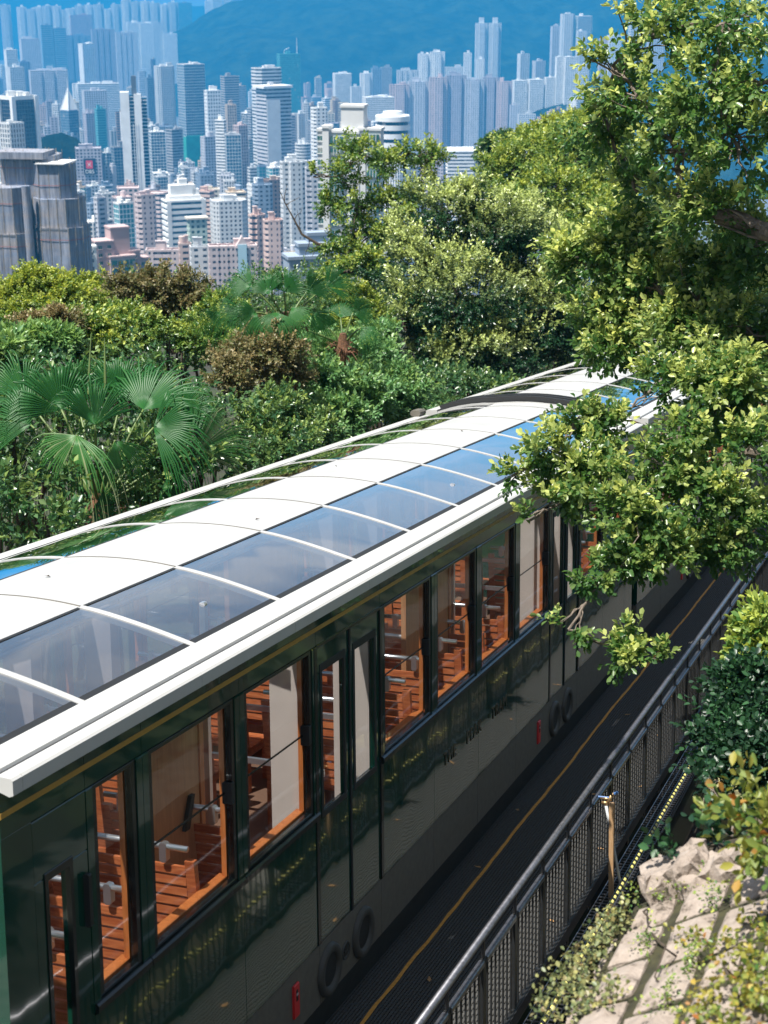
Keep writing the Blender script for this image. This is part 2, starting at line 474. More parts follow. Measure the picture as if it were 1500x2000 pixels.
def make_car(mtx, label, detail=True):
    root = empty('funicular_car', label=label, cat='tram', group='two coupled green tram cars', mat=mtx)
    P = root
    L = LEN
    # ---- roof
    strip = UB()
    xs = np.linspace(-0.387, 0.387, 9)
    ed = [-0.12] + [q for q in RIBS] + [L - 0.02]
    for a, b in zip(ed[:-1], ed[1:]):
        smooth_sheet(strip, xs, [a + 0.007, b - 0.007], 0.004, 0.05)
    strip.build('roof_strip', M['white'], P, smooth=False)
    for y in RIBS:
        g = UB()
        roof_sheet(g, np.linspace(-.386, .386, 9), y - .0068, y + .0068, .0065, .04)
        g.build('roof_seam', M['skirt'], P)
    for sd in (-1, 1):
        for a, b in zip(ed[:-1], ed[1:]):
            xs = np.linspace(0.389, 1.072 if sd > 0 else 1.182, 9)
            if sd < 0: xs = -xs[::-1]
            g = UB()
            smooth_sheet(g, xs, np.linspace(a + 0.022, b - 0.022, 5), 0.0, 0.008, True)
            o = g.build('roof_pane', M['roofglass'], P, smooth=True)
            g = UB()
            lo, hi = (xs[0], xs[-1]) if sd > 0 else (xs[-1], xs[0])
            for e0, e1 in ((lo, lo + sd * .018), (hi - sd * .045, hi)):
                q0, q1 = min(e0, e1), max(e0, e1)
                roof_sheet(g, [q0, q1], a + .03, b - .03, .003, .002)
            g.build('pane_border', M['seal'], o)
        for y in RIBS:
            g = UB()
            xs = np.linspace(0.389, 1.072 if sd > 0 else 1.182, 9)
            if sd < 0: xs = -xs[::-1]
            roof_sheet(g, xs, y - 0.024, y + 0.024, 0.004, 0.04)
            g.build('roof_rib', M['white'], P)
        x0, x1, x2 = 1.07 if sd > 0 else 1.18, 1.232, 1.325
        g = UB()
        pr = [(x0, 2.86), (x2 - .02, 2.78), (x2, 2.787), (x2, 2.848), (x2 - .012, 2.858), (1.250, 2.862), (1.240, 2.848), (1.228, 2.848), (1.222, 2.868 if sd > 0 else 2.860), (1.205, 2.874 if sd > 0 else 2.862), (x0, 2.880 if sd > 0 else 2.864)]
        if sd < 0:
            pr = [(x0, 2.82), (x2 - .02, 2.78), (x2, 2.787), (x2, 2.848), (x2 - .012, 2.856), (1.255, 2.862), (1.245, 2.857), (1.235, 2.862), (x0, 2.866)]
            pr = [(-x, z) for x, z in pr][::-1]
        cuts = [-0.14, -0.07] + [1.1 * q + 0.35 for q in range(1, 10)] + [L]
        for a, b in zip(cuts[:-1], cuts[1:]):
            g.sweep(pr, a + 0.0015, b - 0.0015)
        g.build('eave', M['fascia'], P)
        if sd < 0: continue
        g = UB()
        g.box(min(sd * 1.229, sd * 1.240), max(sd * 1.229, sd * 1.240), -.135, L - .01, 2.8485, 2.855)
        g.build('gutter_groove', M['seal'], P)
    for y in (0.0, L):
        g = UB()
        xs = np.linspace(-1.07, 1.07, 17)
        roof_sheet(g, xs, y - 0.03 if y else -0.14, -0.09 if not y else L, 0.014, 0.09)
        g.build('roof_end_rim', M['white'], P)
    # ---- sides
    for sd in (1, -1):
        def bx(mb, xa, xb, *r):
            a, b = sd * xa, sd * xb
            return mb.bbox(min(a, b), max(a, b), *r)
        # cantrail above the windows, with its stripe
        g = UB()
        js = [-0.125] + BAYS + [L]
        for a, b in zip(js[:-1], js[1:]):
            bx(g, HB - 0.06, HB, a + .002, b - .002, WT + .004, 2.80, 0.006)
        g.build('cantrail', M['green'], P)
        g = UB(); bx(g, HB, HB + 0.004, -0.12, L - .03, 2.668, 2.694, 0.001)
        g.build('gold_stripe', M['gold'], P)
        for i in range(len(BAYS) - 1):
            a, b = BAYS[i], BAYS[i + 1]
            door = i in DOORBAYS
            if door:
                mid = (a + b) / 2
                for k_, (c, d) in enumerate(((a + .012, mid - .005), (mid + .005, b - .012))):
                    g = UB()
                    fr = .085
                    zt, zb = 2.56, BB - .0
                    gt, gb = 2.40, 1.52
                    bx(g, HB - 0.035, HB - .006, c, d, zb, gb, .004)
                    bx(g, HB - 0.035, HB - .006, c, d, gt, zt, .004)
                    bx(g, HB - 0.035, HB - .006, c, c + fr, gb, gt, .004)
                    bx(g, HB - 0.035, HB - .006, d - fr, d, gb, gt, .004)
                    leaf = g.build('door_leaf', M['green'], P)
                    g = UB()
                    bx(g, HB - .012, HB - .002, c + fr - .03, d - fr + .03, gt, gt + .05, .002)
                    bx(g, HB - .012, HB - .002, c + fr - .03, d - fr + .03, gb - .04, gb, .002)
                    bx(g, HB - .012, HB - .002, c + fr - .03, c + fr, gb, gt, .002)
                    bx(g, HB - .012, HB - .002, d - fr, d - fr + .03, gb, gt, .002)
                    g.build('door_window_seal', M['seal'], leaf)
                    g = UB(); bx(g, HB - 0.026, HB - .018, c + fr, d - fr, gb, gt, .001)
                    g.build('door_pane', M['glass'], leaf)
                    g = UB(); bx(g, HB - 0.004, HB + .004, (d - .006 if k_ == 0 else c - .004), (d + .004 if k_ == 0 else c + .006), zb, zt, .001)
                    g.build('door_edge_rubber', M['seal'], leaf)
                # frame around the door
                g = UB()
                bx(g, HB - .05, HB + .006, a - .03, a + .010, BB, WT + .004, .004)
                bx(g, HB - .05, HB + .006, b - .010, b + .03, BB, WT + .004, .004)
                bx(g, HB - .05, HB + .006, a + .012, b - .012, WT - .012, WT + .012, .004)
                g.build('door_frame', M['frame'], P)
                continue
            # post on the left of each window
            la = 0.055
            g = UB(); bx(g, HB - .05, HB + .003, a + .002, a + la, SILL - .05, WT + .002, .006)
            g.build('window_post', M['green'], P)
            g = UB(); bx(g, HB - .05, HB + .003, b - la, b - .002, SILL - .05, WT + .002, .006)
            g.build('window_post', M['green'], P)
            # black frame, pane, sill
            c, d, z0, z1 = a + la, b - la, SILL, WT
            f = .038
            g = UB()
            bx(g, HB - .04, HB - .003, c, c + f, z0, z1, .003)
            bx(g, HB - .04, HB - .003, d - f, d, z0, z1, .003)
            bx(g, HB - .04, HB - .003, c + f, d - f, z1 - f * .6, z1, .003)
            bx(g, HB - .04, HB - .003, c + f, d - f, z0, z0 + f * .5, .003)
            fo = g.build('window_frame', M['frame'], P)
            g = UB(); bx(g, HB - .026, HB - .018, c + f, d - f, z0 + f * .5, z1 - f * .6, .001)
            g.build('pane', M['glass'], fo)
            if i > 0:
                # the upper pane edge and the latch of the sliding light
                g = UB()
                bx(g, HB - .048, HB - .04, c + f, d - f, 2.055, 2.065, .001)
                g.build('pane_edge', M['frame'], fo)
                g = UB(); bx(g, HB - .055, HB + .002, d - f - .02, d - f + .012, 2.0, 2.12, .004)
                g.build('latch', M['seal'], fo)
            g = UB(); bx(g, HB - .06, HB + .022, a + .004, b - .004, SILL - .052, SILL - .002, .010)
            g.build('window_sill', M['frame'], P)
            g = UB(); bx(g, HB - .12, HB - .062, c, d, SILL - .03, SILL + .02, .004)
            g.build('inner_sill', M['woodv'], P)
            g = UB(); bx(g, HB - .085, HB - .055, d - .03, d + .02, SILL + .02, WT, .004)
            g.build('inner_lining', M['woodv'], P)
            g = UB(); bx(g, HB - .085, HB - .055, a - .01, a + .05, SILL + .02, WT, .004)
            g.build('inner_lining', M['woodv'], P)
            # lower body panel
            g = UB(); bx(g, HB - .04, HB, a + .0025, b - .0025, BB, SILL - .054, .004)
            g.build('body_panel', M['green'], P)
        # cab door and end panel at the uphill end
        g = UB()
        bx(g, HB - .05, HB, -.125, 0.09, BB, 2.60, .02)
        bx(g, HB - .05, HB, 0.092, 0.50, 2.30, 2.574, .004)
        bx(g, HB - .05, HB, 0.092, 0.50, BB, 1.02, .004)
        bx(g, HB - .05, HB, 0.092, 0.175, 1.02, 2.30, .004)
        bx(g, HB - .05, HB, 0.36, 0.498, 1.02, 2.30, .004)
        cd = g.build('cab_door', M['green'], P)
        g = UB()
        for r in ((0.16, .185, 1.0, 2.32), (.35, .375, 1.0, 2.32), (.185, .35, 2.28, 2.32), (.185, .35, 1.0, 1.04)):
            bx(g, HB - .02, HB + .006, *r, .003)
        g.build('cab_window_frame', M['frame'], cd)
        g = UB(); bx(g, HB - .026, HB - .018, .18, .356, 1.03, 2.29, .001)
        g.build('cab_pane', M['glass'], cd)
        g = UB(); bx(g, HB, HB + .03, .455, .48, 1.95, 2.20, .006)
        g.build('grab_handle', M['seal'], cd)
        g = UB(); bx(g, HB - .05, HB, BAYS[-1] + .003, L - .02, BB, WT + .002, .01)
        g.build('end_panel', M['green'], P)
        # grey skirt: upright band, then tucked in
        pr = [(HB - .02, .40), (HB - .075, .10), (HB - .3, .10), (HB - .3, BB - .005), (HB - .012, BB - .005)]
        pr2 = [(HB - .05, BB - .005), (HB - .004, BB - .005), (HB - .004, .30), (HB - .05, .30)]
        if sd < 0: pr2 = [(-x, z) for x, z in pr2][::-1]
        cuts = [-.12, 1.26, 3.0, 4.03, 5.08, 6.12, 7.17, 8.25, 9.28, 10.3, L - .02]
        for a, b in zip(cuts[:-1], cuts[1:]):
            g = UB(); g.sweep(pr2, a + .002, b - .002)
            g.build('skirt_panel', M['skirt'], P)
        pr3 = [(HB - .05, .296), (HB - .006, .296), (HB - .09, .02), (HB - .3, .02), (HB - .3, .296)]
        if sd < 0: pr3 = [(-x, z) for x, z in pr3][::-1]
        g = UB(); g.sweep(pr3, .05, L - .05)
        g.build('underframe', M['skirt_dark'], P)
        if sd > 0:
            # round vents, emblem and red markers on the skirt
            for y in (3.13, 3.68, 8.42, 8.88):
                prof = [(.001, .0), (.105, .0), (.108, .012), (.118, .026), (.15, .03), (.165, .022), (.172, .0)]
                g = UB(); g.lathe([(r, h) for r, h in prof], 28, axis='x')
                v = g.build('round_vent', M['vent'], P, smooth=True, loc=(HB - .002, y, .47))
                g = UB(); g.lathe([(.001, .006), (.104, .006), (.104, .0)], 24, axis='x')
                g.build('vent_opening', M['seal'], v)
            for y in (3.40, 8.65):
                g = UB()
                g.lathe([(.048, 0), (.05, .008), (.058, .01), (.062, 0)], 20, axis='x')
                for q in (-.018, 0, .018):
                    g.box(0, .008, q - .004, q + .004, -.032, .032)
                g.box(0, .008, -.028, .028, -.004, .004)
                g.build('round_emblem', M['vent'], P, loc=(HB - .003, y, .47))
            for y in (2.63, 7.88):
                g = UB(); g.bbox(0, .016, -.035, .035, -.105, .105, .004)
                r_ = g.build('red_marker', M['red'], P, loc=(HB - .004, y, .51))
                g = UB(); g.box(.016, .018, -.012, .012, .0, .07)
                g.build('marker_slot', M['seal'], r_)
                g = UB(); g.box(.018, .020, -.012, .012, .035, .05)
                g.build('marker_label', M['white'], r_)
            for txt, y, z in (('THE', 5.28, 1.06), ('PEAK', 5.82, 1.06), ('TRAM', 6.46, 1.06)):
                cu = bpy.data.curves.new('lettering', 'FONT')
                cu.body = txt; cu.size = .15 * K; cu.extrude = .003; cu.space_character = 1.12
                cu.materials.append(M['letter'])
                o = text_mesh('lettering', cu)
                o.parent = P
                o.location = ((HB + .003) * K, y * K, z * K)
                o.rotation_euler = (math.pi / 2, 0, math.pi / 2)
    # ---- ends
    for y, yy in ((-.12, -.07), (L - .07, L - .02)):
        g = UB()
        w = HB - .05
        g.box(-w, w, y, yy, BB, 1.75)
        g.box(-w, w, y, yy, 2.55, 2.80)
        for x in (-w, -.42, .34, w - .08): g.box(x, x + .08, y, yy, 1.75, 2.55)
        g.build('end_wall', M['green'], P)
        g = UB()
        arc = [(x, roof_z(x) - .055) for x in np.linspace(1.10, -1.10, 15)]
        pr = [(-1.1, 2.80), (1.1, 2.80)] + arc
        g.sweep(pr, y, yy)
        g.build('end_arch', M['frame'], P)
        g = UB(); g.box(-w + .08, w - .08, y + .02, y + .03, 1.75, 2.55)
        g.build('end_pane', M['glass'], P)
        g = UB(); g.box(-w, w, y - .003, y, 2.668, 2.694)
        g.build('gold_stripe', M['gold'], P)
    g = UB(); g.box(-HB + .06, HB - .06, .08, L - .08, BB - .03, BB + .07)
    g.build('floor_panel', M['floor'], P)
    # ---- inside: benches, oak partitions and cream door pillars
    def bench(y, x0, x1, parts):
        e = empty('bench'); e.parent = P; e.location = (x0 * K, y * K, (BB + .07) * K)
        w = x1 - x0
        back, seat = [], []
        g = UB()
        for x in (0.0, w - .055):
            g.hexa([(x, .05, .32), (x + .055, .05, .32), (x + .055, .09, .32), (x, .09, .32),
                    (x, -.03, .98), (x + .055, -.03, .98), (x + .055, .01, .98), (x, .01, .98)])
            g.box(x, x + .055, .04, .10, 0, .36)
            g.box(x, x + .055, .40, .44, 0, .33)
            g.box(x, x + .055, .10, .44, .29, .33)
        fo = g.build('bench_frame', M['wood'], e)
        n = 9
        sl = []
        for q in range(n):
            z = .40 + q * .062
            yy = .055 - (z - .32) * .1212
            sl.append((.057, w - .057, yy - .012 + .004, yy + .014, z, z + .045))
        for q in range(5):
            sl.append((.0, w, .10 + q * .068, .10 + q * .068 + .056, .334, .352))
        tops = UB()
        if parts:
            for s_ in sl:
                g2 = UB(); g2.box(*s_)
                g2.build('slat', M['wood'], fo)
        else:
            for s_ in sl: g.box(*s_)
            g2 = UB()
            for s_ in sl: g2.box(*s_)
            g2.build('slat', M['wood'], fo)
        g2 = UB(); g2.tube([(.03, -.035, 1.05), (w - .03, -.035, 1.05)], .018, 8)
        g2.build('grab_bar', M['alu'], e, smooth=True)
        for x in (.12, w - .19):
            g2 = UB(); g2.bbox(x, x + .042, -.055, -.015, .965, 1.072, .010)
            g2.build('grab_bar_bracket', M['alu'], e)
        return e
    rows = [.62, 1.15, 1.70, 2.25, 4.35, 4.92, 5.49, 6.06, 6.63, 7.2, 9.6, 10.15, 10.7]
    for y in rows:
        bench(y, .22, HB - .12, detail)
        bench(y, -HB + .12, -.22, False)
    for y in (2.9, 3.5, 8.0, 8.6): bench(y, -HB + .12, -.22, False)
    def pnl(name, mat, x0, x1, y0, y1, z0, z1):
        g = UB(); g.bbox(x0, x1, y0, y1, z0, z1, .008)
        return g.build(name, mat, P)
    zf = BB + .07
    # oak partitions beside the aisle, with poles and cream door pillars
    for y0_, y1_ in ((1.72, 2.30), (5.62, 6.6), (10.2, 10.7)):
        pnl('partition_panel', M['panelw'], HB - .46, HB - .42, y0_, y1_, zf + .55, 2.62)
        pnl('partition_trim', M['woodv'], HB - .47, HB - .41, y1_ + .003, y1_ + .05, zf + .55, 2.64)
        pnl('pole', M['alu'], HB - .44, HB - .405, y1_ + .10, y1_ + .135, zf + .6, 2.95)
        pnl('pole_foot', M['cream'], HB - .50, HB - .36, y1_ + .09, y1_ + .15, zf + .52, zf + .62)
        g = UB(); g.hexa([(HB - .415, y0_ + .36, 1.72), (HB - .39, y0_ + .36, 1.72), (HB - .39, y0_ + .41, 1.72), (HB - .415, y0_ + .41, 1.72), (HB - .415, y0_ + .44, 1.90), (HB - .39, y0_ + .44, 1.90), (HB - .39, y0_ + .48, 1.90), (HB - .415, y0_ + .48, 1.90)])
        g.build('black_handle', M['seal'], P)
        pnl('partition_panel', M['panelw'], -.62, -.58, y0_ - .2, y1_, zf, 2.55)
    for y in (3.24, 4.22, 8.22, 9.36):
        pnl('door_pillar', M['cream'], HB - .40, HB - .14, y - .05, y + .05, zf, 2.74)
        pnl('door_pillar', M['cream'], -HB + .14, -HB + .36, y - .06, y + .06, zf, 2.74)
        pnl('rail', M['alu'], -.3, HB - .405, y - .015, y + .015, 1.71, 1.745)
    for y0_, y1_ in ((3.36, 3.82), (4.48, 4.84), (8.56, 8.74), (8.82, 9.27)):
        pnl('cream_panel', M['cream'], HB - .42, HB - .36, y0_, y1_, zf, 2.62)
    for y in (3.6, 4.62):
        g = UB()
        for zz in (1.3, 2.3): g.lathe([(.001, .004), (.010, .004), (.012, 0)], 10, axis='x'); 
        g.build('panel_screw', M['alu'], P, loc=(HB - .358, y, 1.9))
    for y in (3.02, 4.0, 8.27, 9.26):
        pnl('door_post_inner', M['cream'], HB - .15, HB - .05, y - .05, y + .05, zf, 2.56)
    g = UB()
    for x in (-.36, .36): g.tube([(x, .3, 2.93), (x, L - .3, 2.93)], .016, 8)
    g.build('ceiling_rail', M['alu'], P, smooth=True)
    return root

M['vent'] = plain('dark vent ring', (.05, .048, .042), rough=.6)
M['letter'] = plain('dark bronze lettering', (0.11, 0.095, 0.06), rough=0.3, metal=0.6)
car1 = make_car(frame(5.0, -4.841, -5.0), 'green tram car nearest the camera with white curved roof and long glazed side')
car2 = make_car(frame(17.12, -4.841, -4.97), 'second green tram car further down the slope, half hidden behind the overhanging branches', detail=False)

# gangway bellows between the two cars
gw = empty('gangway_seal', label='black rubber gangway seal arching over the gap between the two tram cars', cat='gangway', mat=frame(16.72, -4.841, -5.0))
g = UB()
for q in range(5):
    y0 = .025 + q * .072
    pr = [(x, roof_z(x) + .075 - .02 * (q % 2)) for x in np.linspace(1.07, -1.07, 17)]
    pr2 = [(x * .94, z - .14) for x, z in pr]
    vs_ = [(x, y0, z) for x, z in pr] + [(x, y0, z) for x, z in pr2] + [(x, y0 + .05, z) for x, z in pr] + [(x, y0 + .05, z) for x, z in pr2]
    n = len(pr)
    fs = []
    for i in range(n - 1):
        fs += [(i, i + 1, 2 * n + i + 1, 2 * n + i), (n + i, 3 * n + i, 3 * n + i + 1, n + i + 1), (i, n + i, n + i + 1, i + 1), (2 * n + i, 2 * n + i + 1, 3 * n + i + 1, 3 * n + i)]
    g.add(vs_, fs)
    for x in (-1.05, .99):
        g.box(x, x + .06, y0, y0 + .05, .8, 2.88)
g.build('bellows', M['seal'], gw)
g = UB(); g.bbox(-1.36, -1.24, -.16, .04, 2.86, 2.93, .02)
tago(g.build('roof_lamp', M['skirt'], None), 'small beige lamp housing on the far roof edge where the cars meet', 'lamp').matrix_world = frame(16.72, -4.841, -5.0)
# ------------------------------------------------------------------ walkway, track bed, railing
FL = -4.98                       # walkway level (calibration units)
RS = -2.585                      # railing line
TR0, TR1 = 2.0, 34.0
wk = empty('walkway', mat=frame(TR0, -3.2, FL)); wk['kind'] = 'structure'
g = UB()
n = 0
x = -.62
while x < .56:
    g.box(x, x + .017, 0, TR1 - TR0, -.02, 0)
    x += .0245
o = g.build('grating_slat', M['grate'], wk); o['kind'] = 'stuff'
g = UB()
y = 0.0
while y < TR1 - TR0:
    g.box(-.63, .57, y, y + .008, -.012, -.003)
    y += .035
o = g.build('grating_cross_bar', M['grate'], wk); o['kind'] = 'stuff'
g = UB(); g.box(-.66, -.63, 0, TR1 - TR0, -.10, .002); g.box(.57, .60, 0, TR1 - TR0, -.10, .002)
for q in range(40): g.box(-.63, .57, q * .82, q * .82 + .05, -.12, -.03)
g.build('walkway_bearer', M['skirt_dark'], wk)

ln = UB()
rr = random.Random(5)
pts = []
y = 0.0; off = 0
while y < TR1 - TR0:
    off = off * .8 + rr.uniform(-.0045, .0045)
    pts.append((-.268 + off, y, rr.uniform(.011, .015)))
    y += .12
vs_, fs = [], []
for i, (xx, yy, w) in enumerate(pts):
    vs_ += [(xx - w, yy, .0035), (xx + w, yy, .0035)]
    if i: fs.append((2 * i - 2, 2 * i - 1, 2 * i + 1, 2 * i))
ln.add(vs_, fs)
o = ln.build('yellow_line', M['yellowp'], None); o.matrix_world = frame(TR0, -3.2, FL); o['kind'] = 'structure'

tb = MB()
o = UB()
o.box(-1.9, .98, 0, TR1 + 6, -.9, -.45)
t = o.build('track_bed', M['concrete'], None); t.matrix_world = frame(-1, -4.841, FL); t['kind'] = 'structure'
rl = empty('rails', mat=frame(-1, -4.841, FL)); rl['kind'] = 'structure'
for x in (-.75, .69):
    o = UB(); o.bbox(x, x + .06, 0, TR1 + 6, -.45, -.30, .01); o.build('rail', M['steel'], rl)

# railing
PP = .6545
rail = empty('walkway_railing', label='black steel railing with round handrail along the walkway beside the tram', cat='railing', mat=frame(7.44 - 6 * PP, RS, FL))
NP = 40
HZ, MZ = .868, .70
post = balu = None
hr = UB(); hr.tube([(0, -.3, HZ), (0, NP * PP, HZ)], .024, 12)
hr.build('handrail', M['steel'], rail, smooth=True)
br = UB(); br.bbox(-.018, .018, -.3, NP * PP, .045, .075, .004)
br.build('bottom_rail', M['blackpaint'], rail)
kb = UB(); kb.box(.02, .028, -.3, NP * PP, -.02, .07)
kb.build('kick_plate', M['blackpaint'], rail)
for i in range(NP):
    if post is None:
        g = UB(); g.bbox(-.011, .011, -.028, .028, -.10, MZ + .02, .003)
        g.box(-.009, .009, -.009, .009, MZ + .02, HZ - .015)
        post = g.build('post', M['blackpaint'], rail)
        g = UB(); g.bbox(-.020, .020, .03, PP - .03, MZ - .02, MZ + .02, .006)
        mid = g.build('mid_rail', M['steel'], rail)
    else:
        share('post', post, rail, (0, i * PP * K, 0))
        share('mid_rail', mid, rail, (0, i * PP * K, 0))
    if i > 30: continue
    for q in range(1, 8):
        y = i * PP + q * PP / 8
        if balu is None:
            g = UB(); g.bbox(-.005, .005, -.007, .007, .075, MZ - .02, .002)
            balu = g.build('baluster', M['blackpaint'], rail)
            balu.location = (0, y * K, 0)
        else: share('baluster', balu, rail, (0, y * K, 0))

# cable tray with wire mesh outside the railing, rope above the gully
tray = empty('cable_tray', label='wire mesh cable tray with loose cables running along the foot of the railing', cat='cable tray', mat=frame(2, RS + .10, FL - .03))
g = UB()
for i in range(5): g.tube([(-.04 + i * .045, 0, -.004 * i), (-.04 + i * .045, 30, -.004 * i)], .004, 5)
y = 0
while y < 26:
    g.box(-.045, .15, y, y + .006, -.014, -.006); y += .055
w = g.build('wire_mesh', M['steel'], tray); w['kind'] = 'stuff'
rr = random.Random(8)
for q in range(3):
    pts = [(.02 + .05 * q + .03 * math.sin(i * 1.3 + q * 2) , i * .9, -.02 - .05 * abs(math.sin(i * .8 + q))) for i in range(30)]
    g = UB(); g.tube(pts, .009, 6); g.build('cable', M['seal'], tray, smooth=True)

m, n, l, b = newmat('yellow black rope')
tc = n.new('ShaderNodeTexCoord'); wv = n.new('ShaderNodeTexWave')
wv.wave_type = 'BANDS'; wv.bands_direction = 'DIAGONAL'; wv.inputs['Scale'].default_value = 6.5
l.new(tc.outputs['Object'], wv.inputs['Vector'])
r = n.new('ShaderNodeValToRGB'); r.color_ramp.interpolation = 'CONSTANT'
r.color_ramp.elements[0].color = (0.012, 0.012, 0.01, 1); r.color_ramp.elements[1].color = (0.50, 0.46, 0.14, 1); r.color_ramp.elements[1].position = .42
l.new(wv.outputs['Fac'], r.inputs['Fac']); l.new(r.outputs['Color'], b.inputs['Base Color'])
M['rope'] = m
g = UB()
pts = [(.0 + .006 * math.sin(i), i * .8, -.012 * math.sin(i * .7)) for i in range(32)]
g.tube(pts, .013, 8)
o = g.build('striped_rope', M['rope'], None, smooth=True)
o.matrix_world = frame(3, -2.36, -2.36 / .4805)
tago(o, 'yellow and black striped rope stretched along the dark gully', 'rope')

# concrete plinth and footings in the gully, dark retaining wall behind it
def rough_block(name, mtx, sx, sy, sz, mat, seed, amp=.02):
    rr = random.Random(seed)
    g = MB()
    nx = 8 if name == 'coping_stone' else 4
    vs_ = {}
    def vert(i, j, k):
        key = (i, j, k)
        if key not in vs_:
            p = [(i / nx - .5) * sx, (j / nx - .5) * sy, (k / nx - .5) * sz]
            e = (i in (0, nx)) + (j in (0, nx)) + (k in (0, nx))
            sh = (1, 1, .94, .88)[e] * (1 + .10 * math.sin(seed + 5 * i / nx + 4 * k / nx) * math.cos(3 * j / nx + seed))
            vs_[key] = (len(vs_), [c * sh + rr.uniform(-amp, amp) for c in p])
        return vs_[key][0]
    fs = []
    for a in range(nx):
        for c in range(nx):
            fs.append([vert(a, c, nx), vert(a + 1, c, nx), vert(a + 1, c + 1, nx), vert(a, c + 1, nx)])
            fs.append([vert(a, c, 0), vert(a, c + 1, 0), vert(a + 1, c + 1, 0), vert(a + 1, c, 0)])
            fs.append([vert(0, a, c), vert(0, a, c + 1), vert(0, a + 1, c + 1), vert(0, a + 1, c)])
            fs.append([vert(nx, a, c), vert(nx, a + 1, c), vert(nx, a + 1, c + 1), vert(nx, a, c + 1)])
            fs.append([vert(a, 0, c), vert(a + 1, 0, c), vert(a + 1, 0, c + 1), vert(a, 0, c + 1)])
            fs.append([vert(a, nx, c), vert(a, nx, c + 1), vert(a + 1, nx, c + 1), vert(a + 1, nx, c)])
    g.add([p for _, p in vs_.values()], fs)
    o = g.build(name, mat, None)
    o.matrix_world = mtx
    return o

M['moss'] = plain('mossy concrete', (0.20, 0.185, 0.085), rough=0.9, var=0.65, scale=7, bumpy=0.5, bdist=.02)
o = rough_block('concrete_footing', frame(13.1, -1.93, -5.06), .42, .7, .5, M['moss'], 3)
tago(o, 'mossy square concrete footing beside the rope, further down the gully', 'footing')
o = rough_block('concrete_footing', frame(10.35, -2.02, -5.2), .3, .34, .34, M['concrete'], 4, .012)
tago(o, 'small grey concrete footing in the dark gully near the rope', 'footing')
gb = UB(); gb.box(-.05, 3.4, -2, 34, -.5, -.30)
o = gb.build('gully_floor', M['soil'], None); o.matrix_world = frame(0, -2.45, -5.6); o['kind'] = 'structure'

# wall above the gully on the right, tree shade put into its dark colour
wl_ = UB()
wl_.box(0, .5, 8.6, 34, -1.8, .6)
o = wl_.build('gully_wall', M['concrete_dark'] if 'concrete_dark' in M else plain('shade darkened concrete', (0.05, 0.05, 0.045), rough=.8, var=.5, bumpy=.4), None)
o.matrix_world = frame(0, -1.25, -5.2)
tago(o, 'retaining wall behind the gully, coloured dark for tree shade', 'wall')

# standpipe tap tied to a timber stake
tp = at(1195, 1545, 1)
def on_sig(px, py, sig):
    d = ray(px, py); k_ = sig / d.dot(S_)
    return CAM + d * k_ * K
pt, pb = on_sig(1195, 1550, -2.44), on_sig(1196, 1790, -2.44)
st = empty('standpipe_tap', tuple(pb), 'timber stake carrying a small garden tap and grey pipe against the railing', 'tap')
h = pt - pb
g = MB()
u = Vector(S_) * .020; w = Vector(T_) * .020
for a, b_ in ((Vector((0, 0, -.3)), h * .93),):
    g.hexa([a - u - w, a + u - w, a + u + w, a - u + w, b_ - u - w, b_ + u - w, b_ + u + w, b_ - u + w])
g.build('stake', M['stake'], st)
e2 = on_sig(1224, 1796, -2.36) - pb
g = MB(); q0 = h * .90 - S_ * .045 - T_ * .02
g.tube([q0, q0 * .7 + e2 * .3 + Vector((0, 0, .0)), q0 * .35 + e2 * .65, e2 + Vector((0, 0, -.1))], .013, 8)
g.build('pipe', M['pipe'], st, smooth=True)
g = MB()
g.tube([h * .90 - S_ * .05, h * .985], .016, 8)
g.tube([h * .985, h * 1.0 + S_ * .02], .018, 8)
g.tube([h * .955, h * .955 - S_ * .10 - Vector((0, 0, .0))], .013, 8)
g.tube([h * .92 - S_ * .03, h * .92 - S_ * .09], .017, 8)
g.build('tap', M['brass'], st, smooth=True)
g = MB()
g.tube([h * .965 - S_ * .02, h * .962 - S_ * .13], .009, 6)
g.tube([h * 1.0 + S_ * .02, h * 1.0 + S_ * .05 + Vector((0, 0, .02))], .012, 6)
g.build('valve_handle', M['blue'], st)

# ------------------------------------------------------------------ masonry slope at the lower right
m, n, l, b = newmat('weathered granite')
b.inputs['Roughness'].default_value = .9
tc = n.new('ShaderNodeTexCoord'); oi = n.new('ShaderNodeObjectInfo')
ad = n.new('ShaderNodeVectorMath'); ad.operation = 'ADD'
l.new(tc.outputs['Object'], ad.inputs[0]); l.new(oi.outputs['Location'], ad.inputs[1])
t1 = n.new('ShaderNodeTexNoise'); t1.inputs['Scale'].default_value = 13; t1.inputs['Detail'].default_value = 9; t1.inputs['Roughness'].default_value = .7
l.new(ad.outputs[0], t1.inputs['Vector'])
r = n.new('ShaderNodeValToRGB')
e = r.color_ramp.elements
e[0].position, e[0].color = .36, (0.07, 0.055, 0.04, 1)
e[1].position, e[1].color = .70, (0.33, 0.28, 0.24, 1)
x_ = e.new(.45); x_.color = (0.25, 0.205, 0.172, 1)
l.new(t1.outputs['Fac'], r.inputs['Fac']); l.new(r.outputs['Color'], b.inputs['Base Color'])
t2 = n.new('ShaderNodeTexNoise'); t2.inputs['Scale'].default_value = 60; t2.inputs['Detail'].default_value = 5
l.new(tc.outputs['Object'], t2.inputs['Vector'])
bump(n, l, b, t2.outputs['Fac'], .9, .008)
M['granite'] = m
M['joint'] = plain('mossy joint soil', (0.030, 0.028, 0.010), rough=.95, var=.6, scale=12, bumpy=.8, bdist=.01)

